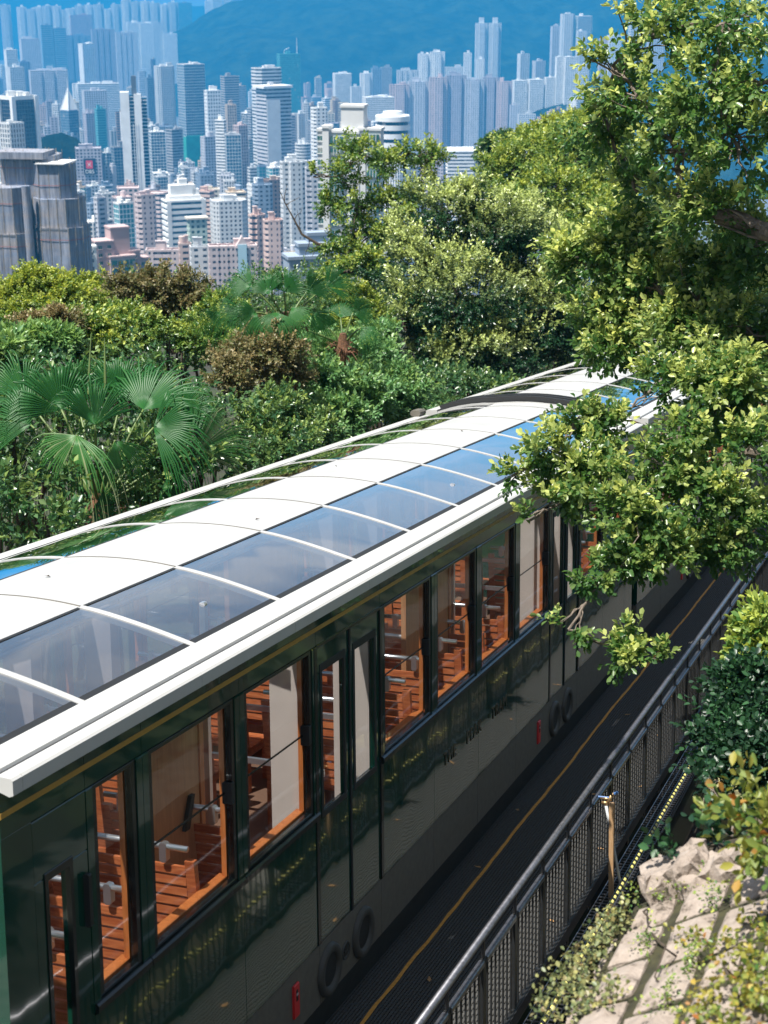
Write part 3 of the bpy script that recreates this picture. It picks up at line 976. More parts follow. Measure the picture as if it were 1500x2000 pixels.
SW0 = at(1310, 1900, 5.3)                     # a point on the slope
CX = (S_ * math.cos(R(30)) + N_ * math.sin(R(30))).normalized()
CN = CX.cross(T_).normalized()
swm = Matrix(((CX.x, T_.x, CN.x, SW0.x), (CX.y, T_.y, CN.y, SW0.y), (CX.z, T_.z, CN.z, SW0.z), (0, 0, 0, 1)))
def onslope(px, py):
    d = ray(px, py); k_ = (SW0 - CAM).dot(CN) / d.dot(CN)
    p = swm.inverted() @ (CAM + d * k_)
    return p.x, p.y
SY1 = onslope(1400, 1712)[1]          # far edge of the slope
SX0 = onslope(1185, 1865)[0]          # edge towards the track
sw = empty('masonry_slope', label='sunlit slope of squared granite blocks with mossy joints in the lower right corner', cat='stone wall', mat=swm)
rr = random.Random(21)
g = MB(); g.box(SX0 - .02, 2.2, -2.4, SY1 + .1, -2.6, -.024)
g.build('backing', M['joint'], sw)
def stone(cx, cy, wx, wy, seed):
    q = random.Random(seed)
    nx = 4
    vs_, fs = [], []
    hz = q.uniform(-.004, .005)
    tilt = (q.uniform(-.03, .03), q.uniform(-.03, .03))
    for j in range(nx + 1):
        for i in range(nx + 1):
            u_, v_ = i / nx - .5, j / nx - .5
            edge = max(abs(u_), abs(v_)) * 2
            z = hz + .012 - (.030 if edge > .99 else 0) + tilt[0] * u_ * wx + tilt[1] * v_ * wy + q.uniform(-.006, .006)
            corner = .985 if (abs(u_) > .49 and abs(v_) > .49) else 1
            vs_.append((u_ * wx * corner + q.uniform(-.0035, .0035), v_ * wy * corner + q.uniform(-.0035, .0035), z))
    for j in range(nx):
        for i in range(nx):
            a = j * (nx + 1) + i
            fs.append((a, a + 1, a + nx + 2, a + nx + 1))
    rim = [i for i in range(nx + 1)] + [(j + 1) * (nx + 1) - 1 for j in range(1, nx + 1)] + [nx * (nx + 1) + i for i in range(nx - 1, -1, -1)] + [j * (nx + 1) for j in range(nx - 1, 0, -1)]
    o0 = len(vs_)
    for i in rim: vs_.append((vs_[i][0], vs_[i][1], -.10))
    for a in range(len(rim)):
        b2 = (a + 1) % len(rim)
        fs.append((rim[a], o0 + a, o0 + b2, rim[b2]))
    g = MB(); g.add(vs_, fs)
    return g.build('stone', M['granite'], sw, loc=(cx, cy, 0))
x = SX0; row = 0
# random.Random(21) drives the sizes
while x < 2.0:
    wx = rr.uniform(.21, .26)
    y = -1.9 + rr.uniform(-.2, 0)
    while y < SY1 - .1:
        wy = rr.uniform(.24, .38)
        stone(x + wx / 2, y + wy / 2, wx - .042, wy - .056, row * 100 + int(y * 50) + 7)
        y += wy
    x += wx; row += 1
# upright face on the track side and the rugged coping stones at the far end
for i, (yy) in enumerate(np.arange(-2.2, SY1 - .1, .34)):
    for kz in range(5):
        o = rough_block('face_stone', Matrix.Identity(4), .14, .325, .27, M['granite'], 60 + i * 7 + kz, .012)
        o.parent = sw; o.matrix_world = swm @ Matrix.Translation((SX0 - .04, yy + .17 * (kz % 2), -.19 - kz * .285))
bx_, by_ = onslope(1325, 1745)
o = rough_block('coping_stone', swm @ Matrix.Translation((bx_, by_ + .10, -.12)), .26, .22, .46, M['granite'], 77, .014)
tago(o, 'rugged grey boulder at the far end of the stone slope', 'boulder')
bx_, by_ = onslope(1385, 1735)
o = rough_block('coping_stone', swm @ Matrix.Translation((bx_, by_ + .12, -.12)), .24, .2, .36, M['granite'], 78, .014)
tago(o, 'second rugged boulder at the far edge of the stone slope, right of the taller one', 'boulder')
print('slope edges', SX0, SY1)
# ------------------------------------------------------------------ terrain
def ground_z(x, y):
    """Height of the hillside and of the city ground."""
    d = np.maximum(y, 0.0) + 0.0 * x
    zt = CAMZ - 7.4 - 0.135 * np.clip(d, 0, 150) - 0.32 * np.clip(d - 150, 0, 810) - 0.10 * np.clip(d - 960, 0, 600)
    zt = np.maximum(zt, 8.0)
    # the hillside falls away to the left of the tram
    line = -3.6 + 0.40 * d
    left = np.clip(line - x - 3.0, 0, 40)
    zt = zt - 0.03 * left * np.clip(1 - d / 400, 0, 1)
    right = np.clip(x - line - 6.5, 0, 60)
    zt = zt + 0.35 * right * np.clip(1 - d / 250, 0, 1)
    return np.maximum(zt, 6.0)

xs = np.concatenate([np.linspace(-6000, -200, 30)[:-1], np.linspace(-200, -40, 20)[:-1], np.linspace(-40, 60, 60)[:-1], np.linspace(60, 200, 15)[:-1], np.linspace(200, 6000, 30)])
ys = np.concatenate([np.linspace(-60, 80, 70)[:-1], np.linspace(80, 400, 30)[:-1], np.linspace(400, 2000, 30)[:-1], np.linspace(2000, 12000, 30)])
X, Y = np.meshgrid(xs, ys)
Z = ground_z(X, Y)
Z = Z + 0.12 * np.sin(X * 1.7 + 2) * np.cos(Y * 1.3) * (np.hypot(X, Y) < 150)
V = np.stack([X, Y, Z], -1).reshape(-1, 3)
nx_ = len(xs)
I = np.arange((len(ys) - 1) * nx_).reshape(len(ys) - 1, nx_)[:, :-1].ravel()
T4 = np.stack([I, I + 1, I + nx_ + 1, I + nx_], -1)
m, n, l, b = newmat('hillside ground')
b.inputs['Roughness'].default_value = .95
geo = n.new('ShaderNodeNewGeometry'); sp = n.new('ShaderNodeSeparateXYZ')
l.new(geo.outputs['Position'], sp.inputs[0])
mr = n.new('ShaderNodeMapRange'); mr.inputs['From Min'].default_value = 900; mr.inputs['From Max'].default_value = 1100
l.new(sp.outputs['Y'], mr.inputs['Value'])
t = n.new('ShaderNodeTexNoise'); t.inputs['Scale'].default_value = .8; t.inputs['Detail'].default_value = 8
l.new(geo.outputs['Position'], t.inputs['Vector'])
r = n.new('ShaderNodeValToRGB')
r.color_ramp.elements[0].position, r.color_ramp.elements[0].color = .35, (.022, .018, .012, 1)
r.color_ramp.elements[1].position, r.color_ramp.elements[1].color = .7, (.035, .05, .018, 1)
l.new(t.outputs['Fac'], r.inputs['Fac'])
mx = n.new('ShaderNodeMixRGB'); mx.inputs['Color2'].default_value = (.12, .12, .12, 1)
l.new(mr.outputs[0], mx.inputs['Fac']); l.new(r.outputs['Color'], mx.inputs['Color1'])
l.new(mx.outputs['Color'], b.inputs['Base Color'])
o = mesh_np('terrain', V, T4, m, smooth=True); o['kind'] = 'structure'

# ------------------------------------------------------------------ foliage
def norm(a): return a / np.maximum(np.linalg.norm(a, axis=-1, keepdims=True), 1e-9)

def leaves(rng, P, A, k, slen, L, W, up=.55, droop=.15, nv=6, youth_lit=None, fold=.18):
    """Leaf blades set spirally along N twigs.  Returns vertices, triangles, youth per vertex."""
    N = len(P)
    ref = np.where(np.abs(A[:, 2:3]) < .9, np.array([[0, 0, 1.]]), np.array([[1., 0, 0]]))
    U = norm(np.cross(A, ref)); Vv = np.cross(A, U)
    j = np.arange(k)
    ph = j[None, :] * 2.4 + rng.uniform(0, 6.28, (N, 1))
    pos = P[:, None, :] + A[:, None, :] * (slen * ((j + .3) / k))[None, :, None]
    side = np.cos(ph)[..., None] * U[:, None] + np.sin(ph)[..., None] * Vv[:, None]
    frac = ((j + .5) / k)[None, :, None]
    D = norm(side * (1.0 - .55 * frac) + A[:, None] * (.35 + .75 * frac) + rng.normal(0, .22, (N, k, 3)) + np.array([0, 0, -droop]))
    Nn = rng.normal(0, .55, (N, k, 3)) + A[:, None] * .35 + np.array([0, 0, up])
    Wd = norm(np.cross(D, Nn)); Nn = norm(np.cross(Wd, D))
    sc = rng.uniform(.65, 1.2, (N, k, 1))
    l_ = L * sc; w_ = W * sc
    base = pos
    tip = pos + D * l_ - Nn * l_ * .10
    if nv == 4:
        a = pos + D * l_ * .52 + Wd * w_ + Nn * w_ * fold * 2
        c = pos + D * l_ * .52 - Wd * w_ + Nn * w_ * fold * 2
        V = np.stack([base, a, tip, c], 2)
        tri = np.array([[0, 1, 2], [0, 2, 3]])
    else:
        r1 = pos + D * l_ * .33 + Wd * w_ * .78 + Nn * w_ * fold
        r2 = pos + D * l_ * .70 + Wd * w_ * .92 + Nn * w_ * fold
        l1 = pos + D * l_ * .33 - Wd * w_ * .78 + Nn * w_ * fold
        l2 = pos + D * l_ * .70 - Wd * w_ * .92 + Nn * w_ * fold
        V = np.stack([base, r1, r2, tip, l2, l1], 2)
        tri = np.array([[0, 1, 2], [0, 2, 3], [0, 3, 4], [0, 4, 5]])
    M_ = N * k
    V = V.reshape(M_, -1, 3)
    nvv = V.shape[1]
    T = (np.arange(M_)[:, None, None] * nvv + tri[None]).reshape(-1, 3)
    yv = np.zeros((N, k)) if youth_lit is None else np.clip(youth_lit[:, None] * (.25 + .95 * frac[0, :, 0][None]) , 0, 1)
    yv = np.clip(yv + rng.normal(0, .08, yv.shape) * (yv > 0), 0, 1)
    return V.reshape(-1, 3), T, np.repeat(yv.reshape(-1), nvv)

def lobe_points(rng, lobes, n, inner=.45, lift=0.0):
    """Random twig positions in the outer part of the crown's lobes, with their outward direction."""
    C = np.array([l_[0] for l_ in lobes], float); Rr = np.array([l_[1] for l_ in lobes], float)
    wgt = (Rr[:, 0] * Rr[:, 2]) ** .9 + (Rr[:, 0] * Rr[:, 1]) ** .9
    # shoots that leave the heart of each lobe; twigs sit along them, so the outline is ragged and there are gaps
    per = 9
    ns = max(len(C) * 3, n // per)
    si = rng.choice(len(C), ns, p=wgt / wgt.sum())
    sd = norm(rng.normal(0, 1, (ns, 3)))
    sd[:, 2] += lift + .12; sd = norm(sd)
    slen_ = rng.uniform(.66, 1.12, ns)
    bend = rng.normal(0, .22, (ns, 3))
    pick = rng.integers(0, ns, n)
    f = (inner + (1.0 - inner) * rng.random(n) ** .75)
    idx = si[pick]
    L_ = (f * slen_[pick])[:, None]
    d = sd[pick] * L_ + bend[pick] * L_ ** 2 + rng.normal(0, .085, (n, 3))
    P = C[idx] + d * Rr[idx]
    out = norm(d / Rr[idx] ** .5)
    return P, out, idx, f

def limb(g, a, b, r0, r1, rng, n=6, seg=5, sag=0.0, wob=.08):
    a, b = Vector(a), Vector(b)
    Lg = (b - a).length
    pts, rad = [], []
    for i in range(seg + 1):
        t = i / seg
        p = a.lerp(b, t)
        if 0 < i < seg:
            p += Vector(rng.normal(0, wob * Lg / seg ** .5, 3))
        p.z += sag * Lg * math.sin(math.pi * t)
        pts.append(p); rad.append(r0 * (1 - t) + r1 * t)
    g.tube(pts, rad, n)
    return pts

def make_tree(name, label, cat, lobes, base, r0, n, k, slen, L, W, mat, bark, seed, group=None, fork=None, up=.55, droop=.15,
              nv=4, young_lit=.6, inner=.45, twigs=60, single=0, ytop=(.55, .8), limbs=True, lift=0.0, sag=.0):
    rng = np.random.default_rng(seed)
    base = Vector(base)
    root = empty(name, tuple(base), label, cat, group)
    P, out, idx, f = lobe_points(rng, lobes, n, inner, lift)
    A = norm(out + rng.normal(0, .45, (n, 3)) + np.array([0, 0, .35]))
    youth_lit = np.clip(rng.normal(young_lit * .8, .4, n), 0, 1) * np.clip((f - .5) * 2.6, 0, 1) * np.clip(ytop[0] + out[:, 2] * ytop[1], 0, 1)  # new growth outward and upward; sunlit highlights are put into this tint too
    V, T, Yv = leaves(rng, P - np.array(base), A, k, slen, L, W, up, droop, nv, youth_lit)
    if single:
        nvv = nv
        cen = V.reshape(-1, nvv, 3)
        dist = np.linalg.norm(cen[:, 0] + np.array(base) - np.array(CAM), axis=1)
        # the leaves that show largest become parts of their own
        px = cen[:, 0] + np.array(base) - np.array(CAM)
        cp, sp_ = math.cos(PITCH), math.sin(PITCH)
        zf = px[:, 1] * cp - px[:, 2] * sp_; yy = px[:, 1] * sp_ + px[:, 2] * cp
        inview = (np.abs(px[:, 0] / zf) < .25) & (np.abs(yy / zf) < .333)
        order = np.argsort(np.where(inview, dist, 1e9))[:single]
        tpl = 4 if nv == 6 else 2
        tri1 = T[:tpl]
        for q in order:
            o = mesh_np('leaf', cen[q] - cen[q][0], tri1, mat, root, {'young_lit': Yv[q * nvv:(q + 1) * nvv]})
            o.location = cen[q][0]
        keep = np.ones(len(cen), bool); keep[order] = False
        kk = np.where(keep)[0]
        V = cen[kk].reshape(-1, 3); Yv = Yv.reshape(-1, nvv)[kk].ravel()
        T = (np.arange(len(kk))[:, None, None] * nvv + tri1[None]).reshape(-1, 3)
    o = mesh_np('crown', V, T, mat, root, {'young_lit': Yv})
    if single: o['kind'] = 'stuff'
    if limbs:
        g = MB()
        top = Vector(fork) if fork is not None else Vector(np.mean([l_[0] for l_ in lobes], 0)) * .55 + base * .45
        limb(g, Vector((0, 0, 0)), top - base, r0, r0 * .72, rng, 9, 6, 0, .05)
        # branches grow from the fork to the nearest lobe, and on from there to the next
        nodes = [(top, r0 * .62)]
        left = list(range(len(lobes)))
        while left:
            best = min(((Vector(lobes[i][0]) - nd[0]).length, i, k_) for i in left for k_, nd in enumerate(nodes))
            _, li, k_ = best
            left.remove(li)
            c = Vector(lobes[li][0]); st0, rs = nodes[k_]
            r1 = max(rs * .62, r0 * .10)
            lp = limb(g, st0 - base, c - base, rs * .8, r1, rng, 7, 8, sag, .06)
            nodes.append((c, r1))
            sel = np.where(idx == li)[0][:max(2, twigs // len(lobes))]
            for q in sel:
                st_ = lp[rng.integers(3, len(lp))]
                if (Vector(P[q]) - base - st_).length < .18: continue
                limb(g, st_, Vector(P[q]) - base, min(r1 * .6, r0 * .14), r0 * .02 + .0015, rng, 5, 5, 0, .07)
        g.build('trunk', bark, root)
    return root

def LB(px, py, rx, ry, dist, depth=None):
    """A crown lobe given by where it appears and how far away it is."""
    c = at(px, py, dist)
    a, h = rx * dist / FPX, ry * dist / FPX
    return (np.array(c), np.array([a, depth if depth else (a + h) * .55, h]))

def ground_under(p, sink=.2):
    return Vector((p[0], p[1], float(ground_z(np.array(p[0]), np.array(p[1]))) - sink))

# foliage colours
G1 = [(.038, .11, .030), (.07, .16, .042), (.105, .205, .052), (.048, .125, .040)]
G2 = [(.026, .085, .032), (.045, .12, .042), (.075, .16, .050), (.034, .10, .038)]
G3 = [(.10, .24, .085), (.135, .28, .10), (.08, .20, .07), (.16, .30, .13)]
BR = [(.12, .13, .045), (.16, .145, .06), (.085, .13, .04), (.19, .14, .07)]
M['ficus'] = leafmat('ficus leaf', G1, young_lit=(.56, .61, .20), transl=.48, rough=.33, young_lit_mix=1.15)
M['dense'] = leafmat('dark evergreen leaf', G2, young_lit=(.36, .46, .12), transl=.28, rough=.32, spec=.6)
M['evergreen'] = leafmat('blue green evergreen leaf', [(.010, .042, .018), (.017, .060, .026), (.028, .085, .032), (.013, .048, .021)], young_lit=(.50, .58, .20), transl=.28, rough=.3, spec=.6, young_lit_mix=1.2)
M['bright'] = leafmat('bright broad leaf', G3, young_lit=(.24, .36, .10), transl=.30, rough=.38, spec=.5)
M['mid'] = leafmat('mid green leaf', [(.05, .13, .028), (.085, .175, .038), (.115, .21, .045), (.058, .14, .034)], young_lit=(.46, .52, .11), transl=.32, rough=.38, young_lit_mix=1.25)
M['brown'] = leafmat('reddish brown leaf', BR, young_lit=(.28, .22, .10), transl=.28, rough=.45)
M['lime'] = leafmat('lime leaf', [(.065, .14, .026), (.10, .18, .03), (.14, .22, .036), (.05, .12, .026)], young_lit=(.46, .50, .09), transl=.36, rough=.4)
M['vine'] = leafmat('deep green vine leaf', [(.008, .030, .014), (.014, .045, .02), (.02, .06, .026)], young_lit=(.05, .14, .05), transl=.3, rough=.4)
M['autumn'] = leafmat('yellow green creeper leaf', [(.14, .19, .03), (.26, .28, .05), (.06, .14, .03), (.10, .17, .04), (.20, .24, .05), (.08, .16, .03), (.34, .12, .03)], young_lit=(.42, .34, .06), transl=.35, rough=.45)
M['ivyl'] = leafmat('pale ivy leaf', [(.12, .17, .08), (.20, .22, .10), (.08, .13, .05), (.16, .20, .09), (.30, .20, .10)], young_lit=(.36, .34, .12), transl=.3, rough=.45)

# ---- the big overhanging tree on the right, in front of the tram
D = 12.6
upper = [LB(1195, 130, 62, 46, 14.2), LB(1290, 60, 75, 58, 14), LB(1410, 50, 95, 75, 13.6), LB(1245, 190, 85, 55, 14), LB(1390, 185, 105, 75, 13.4),
         LB(1180, 225, 55, 40, 14.4), LB(1320, 290, 100, 50, 14), LB(1445, 300, 80, 80, 13.2), LB(1200, 290, 55, 36, 14.5), LB(1500, 160, 60, 90, 13),
         LB(1245, 375, 60, 36, 14.6), LB(1400, 420, 90, 60, 13.6), LB(1330, 390, 60, 40, 14)]
make_tree('fig_tree', 'tall small-leaved fig tree rising at the upper right corner in front of the hazy towers', 'tree', upper,
          tuple(tsn(13.0, -.6, -5.0)), .17, 1600, 9, .18, .064, .019, M['ficus'], M['barkp'], 101, 'fig trees beside the walkway',
          fork=tuple(at(1680, 560, 13.2)), nv=6, young_lit=.85, twigs=150, single=150, up=.5, inner=.25, sag=.05)
lower = [LB(1150, 520, 70, 45, 15), LB(1240, 470, 80, 50, 15), LB(1280, 560, 90, 55, 14.8), LB(1400, 520, 90, 60, 14.4), LB(1210, 620, 80, 42, 15), LB(1340, 650, 90, 50, 14.4),
         LB(1450, 640, 70, 60, 14), LB(1190, 690, 55, 26, 14.8), LB(1480, 480, 60, 80, 14), LB(1120, 500, 40, 30, 15.2)]
make_tree('fig_tree', 'fig tree with pale yellow-green shoots leaning over the far end of the tram roof', 'tree', lower,
          tuple(tsn(15.0, -.8, -5.0)), .12, 2700, 9, .18, .066, .0195, M['ficus'], M['barkp'], 102, 'fig trees beside the walkway',
          fork=tuple(at(1660, 760, 14)), nv=6, young_lit=.85, twigs=120, up=.5, inner=.3, sag=.04)
low = [LB(1085, 880, 58, 42, D), LB(1000, 930, 26, 14, D), LB(1160, 930, 85, 55, D), LB(1190, 830, 56, 34, D + .5), LB(1130, 815, 40, 20, D + .3), LB(1400, 780, 95, 80, D + .5), LB(1330, 850, 60, 30, D),
       LB(1090, 985, 60, 42, D), LB(1230, 1000, 95, 50, D - .3), LB(1370, 960, 100, 75, D), LB(1460, 1040, 60, 70, D), LB(1280, 1075, 75, 36, D - .3), LB(1390, 1070, 70, 40, D),
       LB(1180, 1125, 42, 20, D - .4), LB(1230, 1100, 60, 28, D - .4), LB(1110, 1230, 34, 18, D - .5), LB(1175, 1258, 30, 14, D - .5), LB(1235, 1290, 42, 20, D - .6), LB(1290, 1290, 18, 11, D - .6), LB(1250, 1245, 20, 22, D - .6),
       LB(1032, 1018, 18, 18, D - .2), LB(1300, 740, 55, 30, D + .6), LB(1460, 880, 60, 60, D), LB(1300, 920, 60, 40, D), LB(1440, 720, 60, 40, D + .5)]
make_tree('fig_tree', 'lowest fig tree with glossy leaves hanging over the tram side and the walkway', 'tree', low,
          tuple(tsn(11.5, -1.2, -5.2)), .11, 3000, 8, .15, .060, .0185, M['ficus'], M['barkp'], 103, 'fig trees beside the walkway',
          fork=tuple(at(1600, 940, D + .2)), nv=6, young_lit=.8, twigs=210, single=150, up=.55, inner=.2, sag=.03)

# ---- trees beyond the tram, from the middle to the right
def basep(px, py, dist, drop=3.0): return tuple(at(px, py, dist) - Vector((0, 0, drop)))
make_tree('evergreen_tree', 'large dense dark green tree in the middle, its top leaves coloured pale as if sunlit', 'tree',
          [LB(880, 420, 70, 60, 33), LB(965, 455, 85, 70, 33), LB(815, 520, 75, 75, 33), LB(1045, 510, 85, 80, 34), LB(905, 580, 120, 95, 32), LB(1060, 610, 100, 90, 33), LB(785, 630, 65, 70, 32),
           LB(950, 690, 130, 70, 32), LB(1120, 660, 60, 70, 34), LB(860, 710, 90, 60, 31.5), LB(1010, 420, 50, 35, 34), LB(920, 385, 36, 28, 33)],
          basep(930, 790, 32.5, 2), .30, 11500, 10, .24, .078, .023, M['evergreen'], M['bark'], 111, 'trees on the slope below the tram', fork=tuple(at(925, 720, 32.5)), ytop=(-.1, 1.5), young_lit=1.3, twigs=150, up=.5, inner=.55)  # pale tint kept to upward twigs: the sunlit rim is put into the colour
make_tree('airy_tree', 'airy light green tree with open branches, standing left of the large dark tree', 'tree',
          [LB(700, 300, 44, 28, 36), LB(668, 345, 40, 28, 36), LB(612, 345, 14, 12, 36), LB(755, 320, 44, 34, 36), LB(800, 300, 26, 20, 36), LB(840, 315, 34, 32, 36.5), LB(700, 395, 48, 28, 36), LB(640, 400, 22, 14, 36),
           LB(790, 400, 60, 40, 36), LB(690, 455, 48, 34, 36), LB(760, 460, 54, 42, 36), LB(650, 480, 22, 18, 36), LB(710, 520, 56, 36, 35.5), LB(850, 365, 36, 30, 36.5), LB(655, 540, 34, 24, 35.5)],
          basep(740, 640, 35.5, 3), .17, 2100, 9, .24, .085, .026, M['mid'], M['bark'], 112, 'trees on the slope below the tram', fork=tuple(at(722, 520, 36)), young_lit=.75, twigs=150, up=.5, inner=.2)
rngt = np.random.default_rng(5)
g = MB()
p0 = at(690, 500, 36)
pp_ = [at(*q) for q in ((690, 500, 36), (660, 488, 36), (620, 476, 36), (590, 458, 36), (575, 430, 36), (556, 395, 36), (546, 372, 36))]
g.tube([q - p0 for q in pp_], [.05, .042, .035, .028, .02, .012, .006], 6)
for a_, b_ in (((590, 458), (580, 410)), ((575, 430), (590, 405)), ((560, 400), (585, 385)), ((620, 476), (610, 500)), ((605, 468), (596, 500)), ((556, 395), (560, 360))):
    limb(g, at(*a_, 36) - p0, at(*b_, 36) - p0, .010, .004, rngt, 4, 3)
o = g.build('bare_branch', M['bark'], None); o.location = p0
tago(o, 'leafless dark branch curving up to the left in front of the city towers', 'branch')
make_tree('hillside_tree', 'broad olive green tree on the right of the slope below the far towers', 'tree',
          [LB(1040, 310, 70, 48, 50), LB(1130, 290, 75, 45, 50), LB(975, 340, 46, 34, 50), LB(1090, 380, 95, 60, 49), LB(1000, 400, 60, 40, 49), LB(1190, 340, 70, 60, 50), LB(1180, 440, 80, 60, 48)],
          basep(1090, 520, 49, 4), .35, 8000, 9, .30, .105, .031, M['mid'], M['bark'], 113, 'trees on the slope below the tram', fork=tuple(at(1090, 470, 49)), young_lit=.6, twigs=90, up=.5, inner=.55)
make_tree('hillside_tree', 'yellow-tipped tree just below the cream coloured block at the skyline', 'tree',
          [LB(1090, 255, 34, 18, 54), LB(1150, 245, 55, 22, 54), LB(1040, 268, 30, 14, 54)], basep(1100, 300, 54, 3), .2, 1600, 9, .3, .11, .034, M['lime'], M['bark'], 114, 'trees on the slope below the tram', young_lit=.7, twigs=30)
make_tree('hillside_tree', 'small very dark tree standing alone against the pale pink towers', 'tree',
          [LB(978, 285, 28, 16, 95), LB(955, 300, 18, 10, 95), LB(1000, 275, 16, 12, 95)], basep(975, 320, 95, 6), .3, 520, 8, .5, .26, .08, M['dense'], M['bark'], 115, 'trees on the slope below the tram', young_lit=0, twigs=20)
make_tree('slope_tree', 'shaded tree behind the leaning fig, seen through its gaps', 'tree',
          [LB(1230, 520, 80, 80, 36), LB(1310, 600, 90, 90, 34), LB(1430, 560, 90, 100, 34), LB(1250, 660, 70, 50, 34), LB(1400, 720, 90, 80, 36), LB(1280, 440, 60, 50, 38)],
          basep(1300, 760, 35, 2), .25, 4200, 9, .28, .10, .030, M['dense'], M['bark'], 116, 'trees on the slope below the tram', young_lit=.1, twigs=60)

# ---- bushes on the left
def bush(name, label, lobes, mat, seed, n, L=.055, W=.0175, slen=.15, k=9, young_lit=.6, base=None, twigs=40, r0=.05, up=.55, bark='bark', grp='bushes between the palms', inner=.5, nv=4):
    c = np.mean([l_[0] for l_ in lobes], 0)
    zmin = min(l_[0][2] - l_[1][2] for l_ in lobes)
    b_ = base or (c[0], c[1], zmin - .3)
    return make_tree(name, label, 'bush', lobes, b_, r0, int(n * 1.8), k, slen, L, W, M[mat], M[bark], seed, grp, young_lit=young_lit, twigs=twigs, up=up, inner=inner, nv=nv)
bush('bush', 'lime green rounded bush at the far left below the scaffolded block', [LB(70, 552, 48, 26, 27), LB(30, 585, 36, 26, 27), LB(110, 580, 52, 34, 27), LB(60, 610, 50, 30, 26.5)], 'lime', 201, 1500, young_lit=.8)
bush('bush', 'second lime green bush right of the first, in front of the pink block', [LB(150, 562, 40, 20, 28), LB(195, 570, 34, 20, 28), LB(160, 595, 54, 28, 27.5), LB(225, 590, 40, 26, 28)], 'lime', 202, 1200, young_lit=.7)
bush('brown_leaved_tree', 'small brown-leaved tree with dark forked branches showing through', [LB(250, 562, 44, 26, 25), LB(310, 555, 48, 28, 25), LB(375, 560, 36, 26, 25), LB(285, 595, 50, 26, 25), LB(350, 600, 50, 30, 25), LB(395, 590, 24, 24, 25)],
     'brown', 203, 1050, young_lit=.5, base=tuple(at(345, 690, 25)), twigs=110, r0=.09, inner=.25)
bush('bush', 'mid green bush under the brown-leaved tree', [LB(150, 640, 60, 30, 23), LB(230, 630, 50, 28, 23.5), LB(90, 635, 40, 22, 23.5), LB(280, 640, 40, 26, 23.5), LB(200, 665, 70, 26, 23)], 'mid', 204, 1500, young_lit=.4)
bush('bush', 'reddish low bush at the left edge above the big palm', [LB(120, 625, 34, 14, 22.5), LB(70, 640, 30, 12, 22.5)], 'brown', 205, 320, young_lit=.9)
bush('bush', 'green bush just left of the second palm', [LB(430, 610, 36, 34, 24), LB(415, 660, 40, 30, 23), LB(380, 650, 40, 26, 23.5)], 'mid', 206, 800, young_lit=.35)
bush('bush', 'rusty brown bush between the palms in the middle', [LB(480, 700, 58, 36, 21), LB(545, 690, 44, 34, 21), LB(510, 660, 34, 30, 21.5), LB(560, 730, 36, 28, 21), LB(455, 740, 46, 34, 20.5)], 'brown', 207, 1150, young_lit=.6, inner=.3, twigs=70)
bush('bush', 'broad bright green bush with glossy leaves behind the tram roof', [LB(640, 700, 70, 38, 23), LB(710, 700, 56, 40, 23.5), LB(620, 760, 60, 44, 22), LB(690, 770, 70, 46, 22.5), LB(770, 770, 60, 40, 23), LB(600, 660, 44, 22, 24), LB(650, 820, 60, 36, 21.5), LB(735, 660, 40, 24, 25)], 'bright', 208, 2400, L=.08, W=.024, slen=.19, young_lit=.45)
bush('bush', 'dark small-leaved bush right of the pale fan frond', [LB(540, 800, 52, 34, 19), LB(600, 840, 50, 34, 19), LB(555, 870, 60, 34, 18.5), LB(500, 860, 40, 34, 18.5)], 'dense', 209, 1300, young_lit=.35)
bush('bush', 'yellow-green shrub beside the third palm', [LB(690, 585, 36, 28, 29), LB(725, 620, 40, 34, 29), LB(660, 640, 34, 24, 28)], 'lime', 210, 700, young_lit=.5)
bush('bush', 'low yellow shrub with long pale leaves at the left edge', [LB(40, 670, 40, 14, 20), LB(100, 665, 36, 12, 20), LB(20, 690, 30, 20, 19.5)], 'bright', 211, 420, L=.13, W=.022, young_lit=.9)

# dark undergrowth that fills the gaps on the slope
rng = np.random.default_rng(77)
und = []
for (a_, b_, c_, d_, dist) in ((0, 700, 130, 50, 21), (120, 740, 140, 60, 19.5), (300, 760, 120, 60, 19.5), (420, 850, 120, 70, 18.5), (60, 850, 150, 80, 17.5), (240, 900, 150, 70, 16.8), (380, 940, 110, 50, 16.6), (40, 980, 120, 70, 15.5),
                               (550, 900, 90, 30, 18), (480, 640, 120, 50, 27), (620, 620, 100, 50, 33), (330, 680, 130, 40, 25), (750, 780, 150, 50, 25), (900, 770, 150, 40, 29), (1080, 730, 140, 50, 36), (1230, 690, 160, 60, 40),
                               (100, 640, 140, 40, 30), (700, 560, 100, 60, 40), (330, 610, 120, 50, 30), (560, 570, 120, 40, 38), (1300, 650, 150, 120, 45), (1450, 600, 120, 140, 45), (1380, 760, 160, 80, 42), (1480, 800, 120, 100, 44), (130, 1040, 130, 40, 15), (-150, 720, 160, 70, 22), (-330, 760, 160, 80, 22), (-120, 900, 150, 90, 18), (-320, 950, 160, 90, 18), (-520, 840, 170, 110, 21)):
    und.append(LB(a_, b_, c_, d_, dist))
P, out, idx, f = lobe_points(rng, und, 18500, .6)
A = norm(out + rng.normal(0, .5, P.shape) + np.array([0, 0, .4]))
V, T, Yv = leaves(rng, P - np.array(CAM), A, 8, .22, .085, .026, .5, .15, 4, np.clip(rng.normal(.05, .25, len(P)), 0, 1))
o = mesh_np('undergrowth', V, T, M['dense'], None, {'young_lit': Yv}); o.location = CAM; o['kind'] = 'stuff'
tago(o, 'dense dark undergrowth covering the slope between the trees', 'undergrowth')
g = MB()
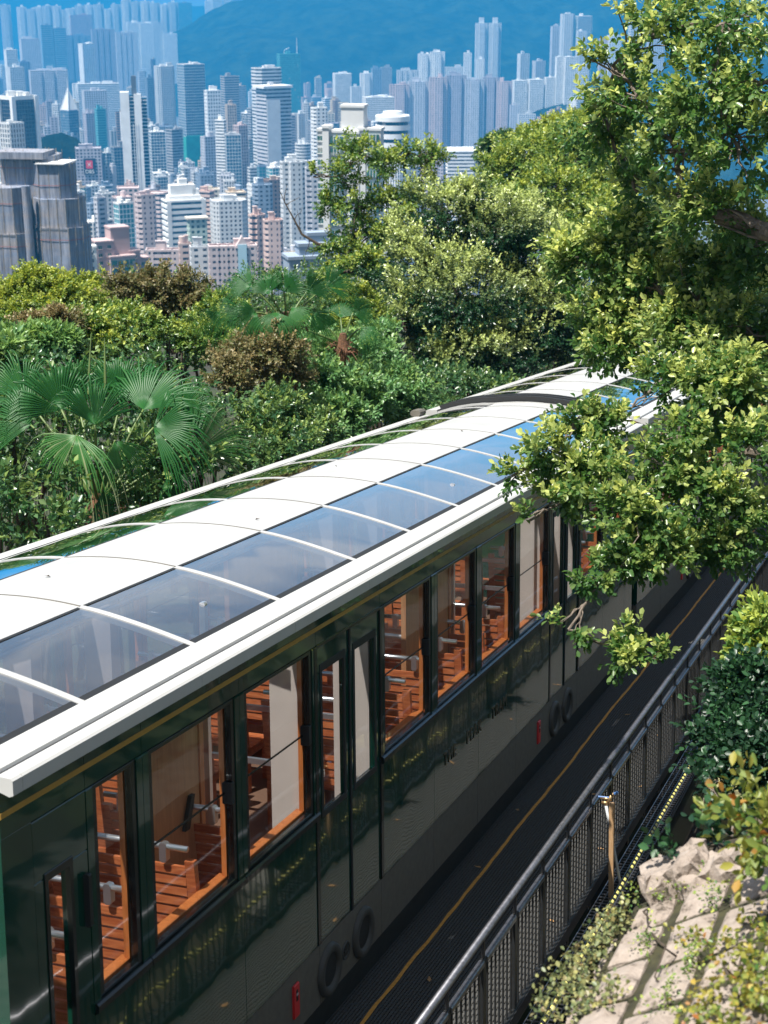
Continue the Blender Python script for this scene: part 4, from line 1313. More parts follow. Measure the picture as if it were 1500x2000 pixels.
for c, rr_ in und:      # solid heart of the thicket: stems and shaded litter
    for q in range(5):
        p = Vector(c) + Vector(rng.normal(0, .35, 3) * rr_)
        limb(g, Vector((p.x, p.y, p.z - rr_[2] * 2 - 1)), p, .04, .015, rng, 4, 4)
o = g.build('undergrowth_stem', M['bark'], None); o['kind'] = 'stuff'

# wooded bank on the right of the walkway, above the gully: it is what the tram's side mirrors
rng = np.random.default_rng(78)
bank = []
for q in range(26):
    ta = -6 + q * 1.25
    for (sg_, nu_) in ((1.6, -4.4), (2.6, -2.6), (3.8, -.8)):
        if ta > 6.5 and ta < 13 and sg_ < 2: continue
        c = tsn(ta + rng.uniform(-.5, .5), sg_ + rng.uniform(-.4, .4) + (1.0 if 1 < ta < 12 else 0), nu_ + rng.uniform(-.5, .5))
        bank.append((np.array(c), np.array([1.1, 1.2, 1.0])))
P, out, idx, f = lobe_points(rng, bank, 5200, .5)
A = norm(out + rng.normal(0, .5, P.shape) + np.array([0, 0, .4]))
V, T, Yv = leaves(rng, P - np.array(CAM), A, 7, .24, .12, .04, .5, .15, 4, np.clip(rng.normal(.1, .3, len(P)), 0, 1))
o = mesh_np('bank_foliage', V, T, M['bright'], None, {'young_lit': Yv}); o.location = CAM; o['kind'] = 'stuff'
tago(o, 'thick foliage on the bank right of the gully', 'undergrowth')

# ---- fan palms
m, n, l, b = newmat('fan palm leaf')
out_ = n['Material Output']
at_ = n.new('ShaderNodeAttribute'); at_.attribute_name = 'young_lit'
r = n.new('ShaderNodeValToRGB')
r.color_ramp.elements[0].color = (.018, .105, .022, 1)
r.color_ramp.elements[1].color = (.50, .50, .30, 1)
x_ = r.color_ramp.elements.new(.55); x_.color = (.05, .17, .036, 1)
l.new(at_.outputs['Fac'], r.inputs['Fac'])
l.new(r.outputs['Color'], b.inputs['Base Color'])
b.inputs['Roughness'].default_value = .42; b.inputs['Specular IOR Level'].default_value = .35
tl = n.new('ShaderNodeBsdfTranslucent'); l.new(r.outputs['Color'], tl.inputs['Color'])
ms = n.new('ShaderNodeMixShader'); ms.inputs['Fac'].default_value = .33
l.new(b.outputs[0], ms.inputs[1]); l.new(tl.outputs[0], ms.inputs[2]); l.new(ms.outputs[0], out_.inputs['Surface'])
M['palm'] = m
M['petiole'] = plain('palm stalk', (.10, .15, .04), rough=.5, var=.3)
M['fibre'] = plain('brown palm fibre', (.13, .06, .03), rough=.9, var=.5, scale=30, bumpy=.8, bdist=.02)

def frond(root, base, hub, axis, normal, rad, seed, span=150, nseg=46, old=0.0, fused=.36, droop=1.0):
    """One fan leaf: pleated blade around the hub, tips hanging under their weight, and its stalk."""
    rng = np.random.default_rng(seed)
    hub = Vector(hub); ax = Vector(axis).normalized(); nn = Vector(normal)
    nn = (nn - ax * nn.dot(ax)).normalized(); sx = ax.cross(nn)
    V, T, Y = [], [], []
    half = R(span)
    st = 7
    for i in range(nseg):
        t0 = -half + 2 * half * i / nseg; t1 = -half + 2 * half * (i + 1) / nseg; tm = (t0 + t1) / 2
        dl = math.cos(tm * .42)
        Ls = rad * (.62 + .42 * dl) * rng.uniform(.93, 1.06)
        old_i = min(1, max(0, old + rng.normal(0, .10)))
        bend = rng.uniform(.55, 1.5) * droop
        twist = rng.normal(0, .05)
        if rng.random() < .06: continue
        b0 = len(V)
        for j in range(st + 1):
            u = j / st
            rr_ = Ls * u
            fade = 1.0 if u < fused else max(.05, .86 - .86 * ((u - fused) / (1 - fused)) ** .8)
            tm_ = tm + twist * max(0, u - fused)
            wdt = rr_ * (t1 - t0) / 2 * 1.02 if u < fused else Ls * fused * (t1 - t0) / 2 * fade
            d = ax * math.cos(tm_) + sx * math.sin(tm_)
            e = -ax * math.sin(tm_) + sx * math.cos(tm_)
            p = hub + d * rr_ - nn * (rad * .10 * (u ** 2)) + nn * (.14 * rad * abs(math.sin(tm)) * u)
            if u > fused * .9:
                q = (u - fused * .9) / (1 - fused * .9)
                p = p + Vector((0, 0, -1)) * (Ls * .80 * bend * q ** 2.0) - d * (Ls * .30 * bend * q ** 2.4)
            pleat = nn * (wdt * .85)
            V += [p - e * wdt, p + pleat, p + e * wdt]
            Y += [min(1, old_i + .75 * max(0, (u - .62) / .38))] * 3  # tips turn pale: their reflected light is put into the colour
        for j in range(st):
            a = b0 + j * 3
            T += [(a, a + 1, a + 4), (a, a + 4, a + 3), (a + 1, a + 2, a + 5), (a + 1, a + 5, a + 4)]
    rl_ = root.location
    fo = mesh_np('frond', np.array([tuple(v - rl_) for v in V]), np.array(T), M['palm'], root, {'young_lit': np.array(Y)})
    g = MB()
    bs = Vector(base)
    midp = bs.lerp(hub, .55) + Vector((0, 0, .10 * (hub - bs).length))
    q = [bs.lerp(midp, t).lerp(midp.lerp(hub, t), t) - rl_ for t in np.linspace(0, 1, 7)]
    g.tube(q, [.020, .018, .016, .014, .013, .012, .010], 6)
    g.build('stalk', M['petiole'], fo, smooth=True)
    return fo

def palm(label, specs, crown, dist, scale, seed, trunk_drop=3.0, spears=0, grow=1.3):
    base = at(*crown, dist)
    root = empty('fan_palm', tuple(base), label, 'palm', 'fan palms on the slope')
    for i, (px, py, dx, dy, ndx, ndy, rpx, dd, old) in enumerate(specs):
        hub = at(px, py, dist + dd)
        rt = Vector((1, 0, 0)); upv = Vector((0, math.sin(PITCH), math.cos(PITCH))); tow = -ray(px, py)
        ax = rt * dx - upv * dy
        nn = tow + rt * ndx - upv * ndy
        ax = ax + tow * (.35 * math.sin(i * 2.1)); nn = nn + rt * (.5 * math.sin(i * 1.7 + seed))
        frond(root, base + Vector((0, 0, .05)), hub, ax, nn, rpx * grow * dist / FPX, seed + i, span=66 + 16 * math.sin(i * 1.3), old=old, droop=1.0 + .3 * math.sin(i * 1.9 + 1), nseg=36)
    g = MB()
    g.tube([Vector((0, 0, -trunk_drop)), Vector((.02, 0, -trunk_drop * .5)), Vector((0, 0, 0)), Vector((0, 0, .22))], [.15 * scale, .13 * scale, .12 * scale, .05 * scale], 12)
    g.build('trunk', M['fibre'], root)
    rng = np.random.default_rng(seed + 99)
    g = MB()
    for q in range(46):
        a_ = rng.uniform(0, 6.28); r_ = rng.uniform(.05, .34) * scale
        p = Vector((math.cos(a_) * r_ * .4, math.sin(a_) * r_ * .4, rng.uniform(-.1, .1) * scale))
        e_ = Vector((math.cos(a_) * r_, math.sin(a_) * r_, rng.uniform(-.2, .12) * scale))
        g.tube([p, (p + e_) / 2 + Vector((0, 0, .04)), e_], [.012 * scale, .010 * scale, .005 * scale], 4)
    o = g.build('dry_sheath', M['fibre'], root)
    if spears:
        for (px, py, qx, qy) in ((172, 770, 178, 652), (206, 760, 204, 660)):
            g = MB(); g.tube([at(px, py, dist) - base, at(qx, qy, dist) - base], [.018, .005], 6)
            g.build('spear_leaf', M['petiole'], root)
    return root
palm('big fan palm behind the tram roof at the left with tall upright fans', [
    (185, 830, 0.0, -1, .1, .3, 150, -.5, .0), (120, 800, -.45, -1, .3, .3, 150, .0, .0), (280, 800, .45, -1, -.2, .2, 160, .1, .02),
    (235, 790, .15, -1, -.1, .3, 160, .5, .05), (150, 780, -.15, -1, .1, .3, 140, .6, .25), (60, 830, -.95, -.55, .2, .0, 130, .1, .05),
    (150, 850, -.25, .95, .1, -.9, 120, -.8, .5), (300, 835, 1, .0, -.1, -.1, 145, -.2, .0), (385, 880, 1, -.5, -.5, .4, 150, .3, .55),
    (20, 930, -.5, .7, .3, -.2, 105, -.3, .0), (330, 925, .65, .6, -.3, -.2, 75, .0, .1), (185, 990, .6, .25, .1, -.3, 80, -.6, .0),
    (50, 780, -.7, -.75, .2, .2, 135, .8, .1), (345, 820, .85, -.6, -.2, .1, 140, .6, .1), (225, 860, .35, .9, 0, -.7, 105, -.6, .25)],
    (195, 1000), 16.2, 1.1, 900, 4.0, spears=1)
palm('second fan palm in the middle distance, its fans against the pink apartments', [
    (525, 575, -.3, -1, .1, .3, 62, -.3, .0), (555, 570, .2, -1, -.1, .2, 66, -.3, .0), (490, 560, -.9, -.5, .3, .2, 62, .0, .0), (600, 570, .8, -.6, -.2, .2, 66, .2, .0), (570, 600, .5, .7, .0, -.6, 60, -.4, .25),
    (640, 560, .9, -.5, -.2, .2, 66, .5, .0), (500, 610, -.8, .5, .2, -.4, 56, -.3, .15), (540, 610, -.1, .95, 0, -.9, 60, -.5, .2), (610, 610, .7, .7, -.1, -.5, 58, .3, .1), (470, 600, -.8, .3, .1, -.3, 60, .3, .1)],
    (560, 640), 21.5, 1.1, 940, 4.0, grow=1.45)
palm('third fan palm half hidden in front of the dark tree', [
    (690, 610, .9, -.3, -.2, .1, 60, .0, .1), (640, 640, -.5, -.8, .1, .2, 46, .0, .05), (665, 620, .2, -.9, 0, .2, 52, .2, .05), (430, 610, -.7, .5, .2, -.3, 52, -.5, .2), (705, 640, .7, .6, 0, -.4, 50, -.2, .15)],
    (670, 680), 22.5, .9, 970, 4.0, grow=1.3)
palm('low fan palm peeping out behind the first one at the left edge', [
    (25, 860, -.5, .8, .2, -.3, 100, 0, .15), (90, 900, .2, .9, 0, -.6, 90, .1, .1), (10, 800, -.6, -.6, .2, .1, 110, .3, .05)],
    (50, 1010), 18.5, .9, 985, 4.0)

# ---- creepers and vines at the lower right
def creeper(name, label, cat, lobes, n, L, W, mat, seed, young_lit=.5, up=.4, nv=6, twigs=20, slen=.16, k=6, inner=.3, base=None):
    return make_tree(name, label, cat, lobes, base or tuple(lobes[0][0] - np.array([0, 0, lobes[0][1][2]])), .012, n, k, slen, L, W, M[mat], M['barkp'], seed, 'creepers around the stone slope', young_lit=young_lit, nv=nv, twigs=twigs, up=up, inner=inner)
creeper('vine', 'dark glossy vine hanging over the shaded wall at the right edge', 'vine', [LB(1460, 1420, 55, 50, 9.4), LB(1430, 1470, 60, 50, 9.2), LB(1490, 1500, 40, 70, 9), LB(1455, 1350, 50, 50, 9.6)], 1300, .045, .016, 'vine', 301, young_lit=.25, base=tuple(at(1540, 1420, 9.5)))
creeper('vine', 'bright green tufts at the right edge above the rope', 'vine', [LB(1480, 1290, 34, 40, 10.5), LB(1490, 1230, 30, 40, 10.5), LB(1470, 1330, 26, 22, 10.4)], 420, .065, .017, 'mid', 302, young_lit=.9, base=tuple(at(1540, 1290, 10.5)))
creeper('vine', 'yellow-green creeper with large leaves at the right edge above the stone slope', 'vine', [LB(1478, 1600, 30, 60, 5.4), LB(1460, 1570, 26, 34, 5.5), LB(1490, 1660, 24, 30, 5.3)], 80, .048, .013, 'autumn', 303, young_lit=.7, k=5, base=tuple(at(1530, 1640, 5.4)))
creeper('vine', 'thin leafy runner in front of the dark gully', 'vine', [LB(1400, 1650, 50, 14, 6.2), LB(1330, 1660, 30, 12, 6.2), LB(1420, 1690, 40, 16, 6.1), LB(1395, 1535, 40, 16, 7.4)], 50, .045, .017, 'vine', 304, young_lit=.8, k=5, base=tuple(at(1470, 1690, 6.1)))
rng = np.random.default_rng(303)
def scatter_on_slope(name, label, patches, n, L, W, mat, seed, k=5, lift=.03):
    rng = np.random.default_rng(seed)
    root = empty(name, label=label, cat='creeper', group='creepers around the stone slope', mat=swm)
    Ps = []
    w_ = np.array([p[2] * p[3] for p in patches]); w_ = w_ / w_.sum()
    for i in rng.choice(len(patches), n, p=w_):
        cx, cy, ax_, ay_, h_ = patches[i]
        a_ = rng.uniform(0, 6.28); r_ = math.sqrt(rng.random())
        Ps.append((cx + ax_ * r_ * math.cos(a_), cy + ay_ * r_ * math.sin(a_), lift * .3 + rng.random() ** 2 * h_ * .6))
    Pn = np.array(Ps)
    A = norm(rng.normal(0, 1, Pn.shape) + np.array([0, 0, .5]))
    V, T, Yv = leaves(rng, Pn, A, k, .07, L, W, .9, .1, 6, np.clip(rng.normal(.3, .4, n), 0, 1))
    o = mesh_np('creeper_leaves', V, T, M[mat], root, {'young_lit': Yv}); o['kind'] = 'stuff'
    g = MB()
    for q in range(2):
        i = rng.integers(0, n - 1)
        a_ = Vector(Pn[i]); b_ = Vector(Pn[rng.integers(0, n)])
        if (a_ - b_).length < .9: limb(g, Vector((a_.x, a_.y, .012)), Vector((b_.x, b_.y, .012)), .005, .003, rng, 4, 6, 0, .12)
    g.build('runner', M['bark'], root)
    return root
def patch(px, py, ax_, ay_, h_): return (*onslope(px, py), ax_, ay_, h_)
scatter_on_slope('ivy', 'pale green ivy spilling over the left edge of the stone slope', [patch(1190, 1830, .07, .16, .06), patch(1150, 1890, .08, .16, .07), patch(1110, 1950, .09, .2, .08), patch(1230, 1790, .05, .1, .05), patch(1170, 1960, .08, .12, .05)], 230, .020, .0078, 'ivyl', 401)
scatter_on_slope('ivy', 'yellow-green ivy with red tips across the right of the stone slope', [patch(1470, 1880, .12, .10, .09), patch(1440, 1960, .16, .14, .10), patch(1390, 1860, .08, .05, .04), patch(1480, 1990, .14, .12, .08), patch(1350, 1830, .07, .03, .03), patch(1450, 1830, .10, .05, .05), patch(1490, 1800, .06, .05, .04)], 190, .023, .0085, 'autumn', 402)
scatter_on_slope('moss_plants', 'small green plants along the joints of the stone slope', [patch(1300, 1960, .02, .14, .015), patch(1345, 1880, .02, .14, .015), patch(1270, 1840, .02, .12, .015), patch(1400, 1760, .02, .1, .015), patch(1330, 1745, .12, .03, .03), patch(1250, 1760, .05, .04, .05)], 150, .014, .005, 'mid', 403)
# a few dry leaves blown onto the tram roof
lm = None
rr = random.Random(9)
for i, (ta, sx_, lb) in enumerate(((7.3, -.1, 'dry leaf on the white roof strip nearest the camera'), (9.3, .22, 'dry leaf near the glass edge of the white roof strip'), (11.7, -.2, 'dry leaf half way along the white roof strip'), (14.1, .1, 'dry leaf on the far part of the white roof strip'))):
    g = MB(); q = .5 + .25 * rr.random()
    g.add([(0, 0, 0), (.018 * q, .02 * q, .012), (.012 * q, .05 * q, .006), (0, .075 * q, .014), (-.012 * q, .05 * q, .008), (-.018 * q, .02 * q, .012)], [(0, 1, 2), (0, 2, 3), (0, 3, 4), (0, 4, 5)])
    o = g.build('fallen_leaf', M['bark'], None)
    o.matrix_world = frame(ta, -4.841 + sx_, -5.0 + roof_z(sx_) + .006) @ Matrix.Rotation(rr.uniform(0, 6.28), 4, 'Z')
    tago(o, lb, 'fallen leaf')
# fallen leaves on the walkway and in the gutter
flo = [(15.9, -2.95), (14.6, -2.85), (14.1, -3.1), (12.2, -3.6), (10.2, -2.75), (9.0, -3.25), (8.2, -2.8), (13.1, -2.72), (11.6, -2.68), (10.9, -3.5), (9.6, -3.0), (7.7, -3.15), (15.1, -3.3), (12.8, -3.05)]
rr = random.Random(3)
fm = None
M['deadleaf'] = plain('dry fallen leaf', (.42, .24, .10), rough=.7, var=.5, scale=3)
for i, (ta, si) in enumerate(flo):
    if fm is None:
        g = MB(); g.add([(0, 0, 0), (.018, .02, .008), (.012, .05, .004), (0, .075, .012), (-.012, .05, .006), (-.018, .02, .008)], [(0, 1, 2), (0, 2, 3), (0, 3, 4), (0, 4, 5)])
        o = g.build('fallen_leaf', M['deadleaf'], None); fm = o
    else:
        o = bpy.data.objects.new('fallen_leaf', fm.data); COL.objects.link(o)
    o.matrix_world = frame(ta, si, FL + .006) @ Matrix.Rotation(rr.uniform(0, 6.28), 4, 'Z')
    tago(o, 'small dry leaf lying on the walkway grating', 'fallen leaf', 'fallen leaves on the walkway')
# ------------------------------------------------------------------ hills
def fnoise(x, y, seed=0, oct_=5):
    v = 0; a = 1; f = 1.0
    for o_ in range(oct_):
        v = v + a * np.sin(x * f * 1.3 + seed + o_ * 2.1 + 1.3 * np.sin(y * f * .9 + o_ + seed)) * np.cos(y * f * 1.1 - seed * 1.7 + o_ * 1.3 + 1.1 * np.sin(x * f * .7 + o_ * 3))
        a *= .5; f *= 2.03
    return v

m, n, l, b = newmat('wooded hill')
b.inputs['Roughness'].default_value = 1.0; b.inputs['Specular IOR Level'].default_value = .1
geo = n.new('ShaderNodeNewGeometry')
t = n.new('ShaderNodeTexNoise'); t.inputs['Scale'].default_value = .016; t.inputs['Detail'].default_value = 12; t.inputs['Roughness'].default_value = .7
l.new(geo.outputs['Position'], t.inputs['Vector'])
r = n.new('ShaderNodeValToRGB')
r.color_ramp.elements[0].position, r.color_ramp.elements[0].color = .42, (.004, .010, .004, 1)
r.color_ramp.elements[1].position, r.color_ramp.elements[1].color = .72, (.032, .050, .021, 1)
l.new(t.outputs['Fac'], r.inputs['Fac']); l.new(r.outputs['Color'], b.inputs['Base Color'])
bump(n, l, b, t.outputs['Fac'], 1.0, 14.0)
M['hill'] = m

def hill(name, crest, d_crest, d_base, z_base=6, seed=1, rough=12, back=1500):
    """crest: (px, py) silhouette seen from the camera at distance d_crest (metres along the ground)."""
    pxs = np.arange(crest[0][0], crest[-1][0] + 1, 10)
    pys = np.interp(pxs, [c[0] for c in crest], [c[1] for c in crest])
    nv_ = 46
    rows = []
    for px, py in zip(pxs, pys):
        d = ray(px, py); hd = math.hypot(d.x, d.y)
        zc = CAMZ + d.z / hd * d_crest
        ux, uy = d.x / hd, d.y / hd
        for j in range(nv_):
            u = j / (nv_ - 1)
            if u < .75:
                q = u / .75
                dist = d_base + (d_crest - d_base) * q
                z = z_base + (zc - z_base) * (1 - (1 - q) ** 1.35)
                nz = rough * min(1, 3 * q) * (1 if q < .96 else .4)
            else:
                q = (u - .75) / .25
                dist = d_crest + back * q
                z = zc + (z_base - zc) * q ** 1.2
                nz = rough * .4
            x, y = ux * dist, uy * dist
            rows.append((x, y, z, nz))
    A_ = np.array(rows)
    A_[:, 2] += A_[:, 3] * fnoise(A_[:, 0] / 160, A_[:, 1] / 160, seed) + A_[:, 3] * 1.2 * fnoise(A_[:, 0] / 600, A_[:, 1] / 500, seed + 3, 2)
    A_[:, 2] = np.maximum(A_[:, 2], 3)
    I = np.arange((len(pxs) - 1) * nv_).reshape(len(pxs) - 1, nv_)[:, :-1].ravel()
    F = np.stack([I, I + nv_, I + nv_ + 1, I + 1], -1)
    o = mesh_np(name, A_[:, :3], F, M['hill'], smooth=True); o['kind'] = 'structure'
    return o
hill('main_hill', [(150, 190), (235, 140), (282, 96), (330, 74), (380, 60), (420, 32), (470, 14), (540, 0), (620, -28), (760, -52), (900, -62), (1040, -60), (1250, -56), (1500, -70), (1800, -60)], 5600, 4300, seed=2, rough=24)
hill('right_hillock', [(960, 230), (1000, 196), (1050, 172), (1100, 160), (1160, 150), (1260, 140), (1400, 120), (1700, 90)], 3300, 2700, seed=5, rough=5, back=700)
hill('far_hill', [(-150, 10), (0, -2), (80, -12), (160, -14), (230, -4), (300, 6), (420, 12), (560, -10), (700, -30)], 9200, 8200, seed=8, rough=14, back=1500)
hill('wooded_knoll', [(60, 285), (90, 262), (120, 256), (150, 268), (180, 300)], 1720, 1560, seed=9, rough=3, back=120)

# ------------------------------------------------------------------ city buildings
WALLC = {
    'white': (.80, .80, .78), 'pale grey': (.64, .65, .65), 'grey': (.36, .37, .39), 'pink': (.60, .49, .47), 'rose': (.46, .34, .33), 'mauve': (.42, .40, .44), 'lilac grey': (.54, .54, .57),
    'cream': (.66, .60, .50), 'salmon': (.62, .46, .40), 'beige': (.55, .47, .40), 'dark grey': (.10, .11, .125), 'blue grey': (.26, .32, .40), 'teal': (.10, .33, .36), 'mint': (.48, .58, .50), 'brown': (.28, .20, .17), 'sky blue': (.42, .60, .68), 'sand': (.60, .50, .38)}
for k_, c in WALLC.items():
    M['w_' + k_] = plain(k_ + ' facade', c, rough=.75, var=.10, scale=.12)
def winmat(name, c1, c2, spec=.5, rough=.12, lit=.2):
    """Glazing whose panes differ from floor to floor and bay to bay (curtains, blinds)."""
    m, n, l, b = newmat(name)
    geo = n.new('ShaderNodeTexCoord')
    mp = n.new('ShaderNodeVectorMath'); mp.operation = 'MULTIPLY'; mp.inputs[1].default_value = (.34, .34, .31)
    fl = n.new('ShaderNodeVectorMath'); fl.operation = 'FLOOR'
    wnz = n.new('ShaderNodeTexWhiteNoise')
    l.new(geo.outputs['Object'], mp.inputs[0]); l.new(mp.outputs[0], fl.inputs[0]); l.new(fl.outputs[0], wnz.inputs['Vector'])
    r = n.new('ShaderNodeValToRGB')
    e = r.color_ramp.elements
    e[0].position, e[0].color = 0, col4(c1)
    e[1].position, e[1].color = 1, col4((.34, .33, .31))
    x_ = e.new(1 - lit); x_.color = col4(c2)
    l.new(wnz.outputs['Value'], r.inputs['Fac']); l.new(r.outputs['Color'], b.inputs['Base Color'])
    b.inputs['Roughness'].default_value = rough; b.inputs['Specular IOR Level'].default_value = spec
    return m
M['g_dark'] = winmat('dark window glass', (.03, .036, .045), (.11, .12, .14))
M['g_blue'] = winmat('blue curtain wall glass', (.03, .09, .15), (.06, .15, .22), lit=.06, spec=.8)
M['g_teal'] = winmat('teal curtain wall glass', (.03, .20, .25), (.06, .30, .34), lit=.05, spec=.8)
M['g_green'] = winmat('green window glass', (.02, .09, .08), (.05, .15, .13), lit=.1, spec=.7)
M['g_black'] = winmat('black mirror glass', (.006, .012, .022), (.012, .022, .036), lit=.02, spec=.6)
M['net'] = None

def poly_box(w, d): return [(-w / 2, -d / 2), (w / 2, -d / 2), (w / 2, d / 2), (-w / 2, d / 2)]
def poly_cham(w, d, c): return [(-w / 2 + c, -d / 2), (w / 2 - c, -d / 2), (w / 2, -d / 2 + c), (w / 2, d / 2 - c), (w / 2 - c, d / 2), (-w / 2 + c, d / 2), (-w / 2, d / 2 - c), (-w / 2, -d / 2 + c)]
def poly_plus(w, d, n_): 
    a, b = w / 2, d / 2; p, q = a * n_, b * n_
    return [(-p, -b), (p, -b), (p, -q), (a, -q), (a, q), (p, q), (p, b), (-p, b), (-p, q), (-a, q), (-a, -q), (-p, -q)]
def poly_comb(w, d, k, dep):
    """Slab with k notches on the long sides, the light wells of a housing block."""
    f = []
    for i in range(k):
        x0 = -w / 2 + w * i / k; x1 = -w / 2 + w * (i + 1) / k; g_ = w / k * .14
        f += [(x0 + g_, -d / 2), (x1 - g_, -d / 2), (x1 - g_, -d / 2 + dep), (x1 + g_, -d / 2 + dep)] if i < k - 1 else [(x0 + g_, -d / 2), (w / 2, -d / 2)]
    f[0] = (-w / 2, -d / 2)
    return f + [(-x, -y) for x, y in f]
def poly_round(r, n_=28): return [(r * math.cos(2 * math.pi * i / n_), r * math.sin(2 * math.pi * i / n_)) for i in range(n_)]

def offset(poly, e):
    """Polygon moved outwards by e."""
    n_ = len(poly); out_ = []
    for i in range(n_):
        p0, p1, p2 = poly[i - 1], poly[i], poly[(i + 1) % n_]
        a = (p1[0] - p0[0], p1[1] - p0[1]); c = (p2[0] - p1[0], p2[1] - p1[1])
        la, lc = math.hypot(*a) or 1, math.hypot(*c) or 1
        n1 = (a[1] / la, -a[0] / la); n2 = (c[1] / lc, -c[0] / lc)
        bx_, by_ = n1[0] + n2[0], n1[1] + n2[1]
        den = 1 + n1[0] * n2[0] + n1[1] * n2[1]
        if den < .2: den = .2
        out_.append((p1[0] + bx_ / den * e, p1[1] + by_ / den * e))
    return out_

def ring(mb, poly, e, z0, z1, m=0):
    o_ = offset(poly, e); n_ = len(poly)
    v = [(x, y, z0) for x, y in o_] + [(x, y, z1) for x, y in o_] + [(x, y, z0) for x, y in poly] + [(x, y, z1) for x, y in poly]
    f = []
    for i in range(n_):
        j = (i + 1) % n_
        f += [(i, j, n_ + j, n_ + i), (n_ + i, n_ + j, 3 * n_ + j, 3 * n_ + i), (2 * n_ + i, 2 * n_ + j, j, i)]
    mb.add(v, f, m)

def piers(mb, poly, e, z0, z1, pitch, wid, m=0, edges=None):
    n_ = len(poly)
    for i in range(n_):
        if edges is not None and i not in edges: continue
        p, q = poly[i], poly[(i + 1) % n_]
        L_ = math.hypot(q[0] - p[0], q[1] - p[1])
        if L_ < pitch * .8: 
            continue
        ux, uy = (q[0] - p[0]) / L_, (q[1] - p[1]) / L_
        nx__, ny__ = uy, -ux
        k = max(1, round(L_ / pitch))
        for j in range(k + 1):
            s = L_ * j / k
            a0, a1 = max(s - wid / 2, 0), min(s + wid / 2, L_)
            c = [(p[0] + ux * a + nx__ * b_, p[1] + uy * a + ny__ * b_) for a, b_ in ((a0, -.05), (a1, -.05), (a1, e), (a0, e))]
            c = c[::-1]
            v = [(x, y, z0) for x, y in c] + [(x, y, z1) for x, y in c]
            mb.add(v, [(0, 4, 5, 1)[::-1] if False else (0, 1, 5, 4), (1, 2, 6, 5), (2, 3, 7, 6), (3, 0, 4, 7), (4, 5, 6, 7)], m)

def facade(root, poly, z0, z1, style, wall, glass, fl=3.3, name='wall', seed=0):
    """Glazed core with floor bands and piers standing proud of it, so every window is a real recess."""
    rr = random.Random(seed)
    gb = MB(); gb.prism(poly, z0, z1)
    gb.build('window', glass, root)['kind'] = 'stuff'
    wb = MB()
    if style == 'grid':
        sp, e, pitch, pw = fl * .48, .5, 3.6, 1.7
    elif style == 'bands':
        sp, e, pitch, pw = fl * .55, .7, 0, 0
    elif style == 'fins':
        sp, e, pitch, pw = fl * .30, .35, 2.7, 1.2
    elif style == 'glass':
        sp, e, pitch, pw = fl * .16, .15, 3.0, .35
    elif style == 'resi':
        sp, e, pitch, pw = fl * .56, .55, 4.4, 2.6
    else:
        sp, e, pitch, pw = fl * .5, .5, 3.6, 1.6
    nf = max(2, int((z1 - z0) / fl))
    fl = (z1 - z0) / nf
    for i in range(nf + 1):
        za = z0 + i * fl
        ring(wb, poly, e, za, min(za + sp, z1 + 1.0) if i < nf else z1 + 1.3)
    if pitch: piers(wb, poly, e + (.25 if style == 'fins' else .02), z0, z1 + (.6 if style == 'fins' else .0), pitch, pw)
    if style == 'bands':
        # solid corners
        n_ = len(poly)
        piers(wb, poly, e + .03, z0, z1, 1e3, 0) if False else None
    wb.prism(offset(poly, e), z1 - .02, z1 + .35)
    return wb.build(name, wall, root)

def roof_plant(root, w, d, z, mat, seed, n_=3, hmax=7):
    rr = random.Random(seed)
    for i in range(n_):
        a = rr.uniform(.18, .42) * w; b_ = rr.uniform(.2, .45) * d
        x = rr.uniform(-.5, .5) * (w - a) * .9; y = rr.uniform(-.5, .5) * (d - b_) * .9
        h = rr.uniform(.35, 1) * hmax
        g = MB(); g.box(x - a / 2, x + a / 2, y - b_ / 2, y + b_ / 2, z, z + h)
        g.box(x - a / 2 - .3, x + a / 2 + .3, y - b_ / 2 - .3, y + b_ / 2 + .3, z + h, z + h + .4)
        g.build('roof_room', mat, root)
    if rr.random() < .4:
        g = MB(); x, y = rr.uniform(-.3, .3) * w, rr.uniform(-.3, .3) * d
        g.lathe([(.01, z + 4.5), (1.8, z + 4.4), (1.8, z)], 12)
        for i in range(len(g.v)): g.v[i] = (g.v[i][0] + x, g.v[i][1] + y, g.v[i][2])
        g.build('water_tank', mat, root)

taken, heroes, labels = [], [], {}

def bspot(xl, xr, ytop, dist):
    """Ground position, visible width and roof height of a building seen between xl and xr with its roof at ytop."""
    d = ray((xl + xr) / 2, ytop); hd = math.hypot(d.x, d.y)
    p = d / hd * dist
    slant = math.sqrt(dist ** 2 + (CAMZ - (CAMZ + p.z)) ** 2)
    depth = p.y * math.cos(PITCH) - p.z * math.sin(PITCH)
    return p.x, p.y, (xr - xl) / FPX * depth, CAMZ + p.z

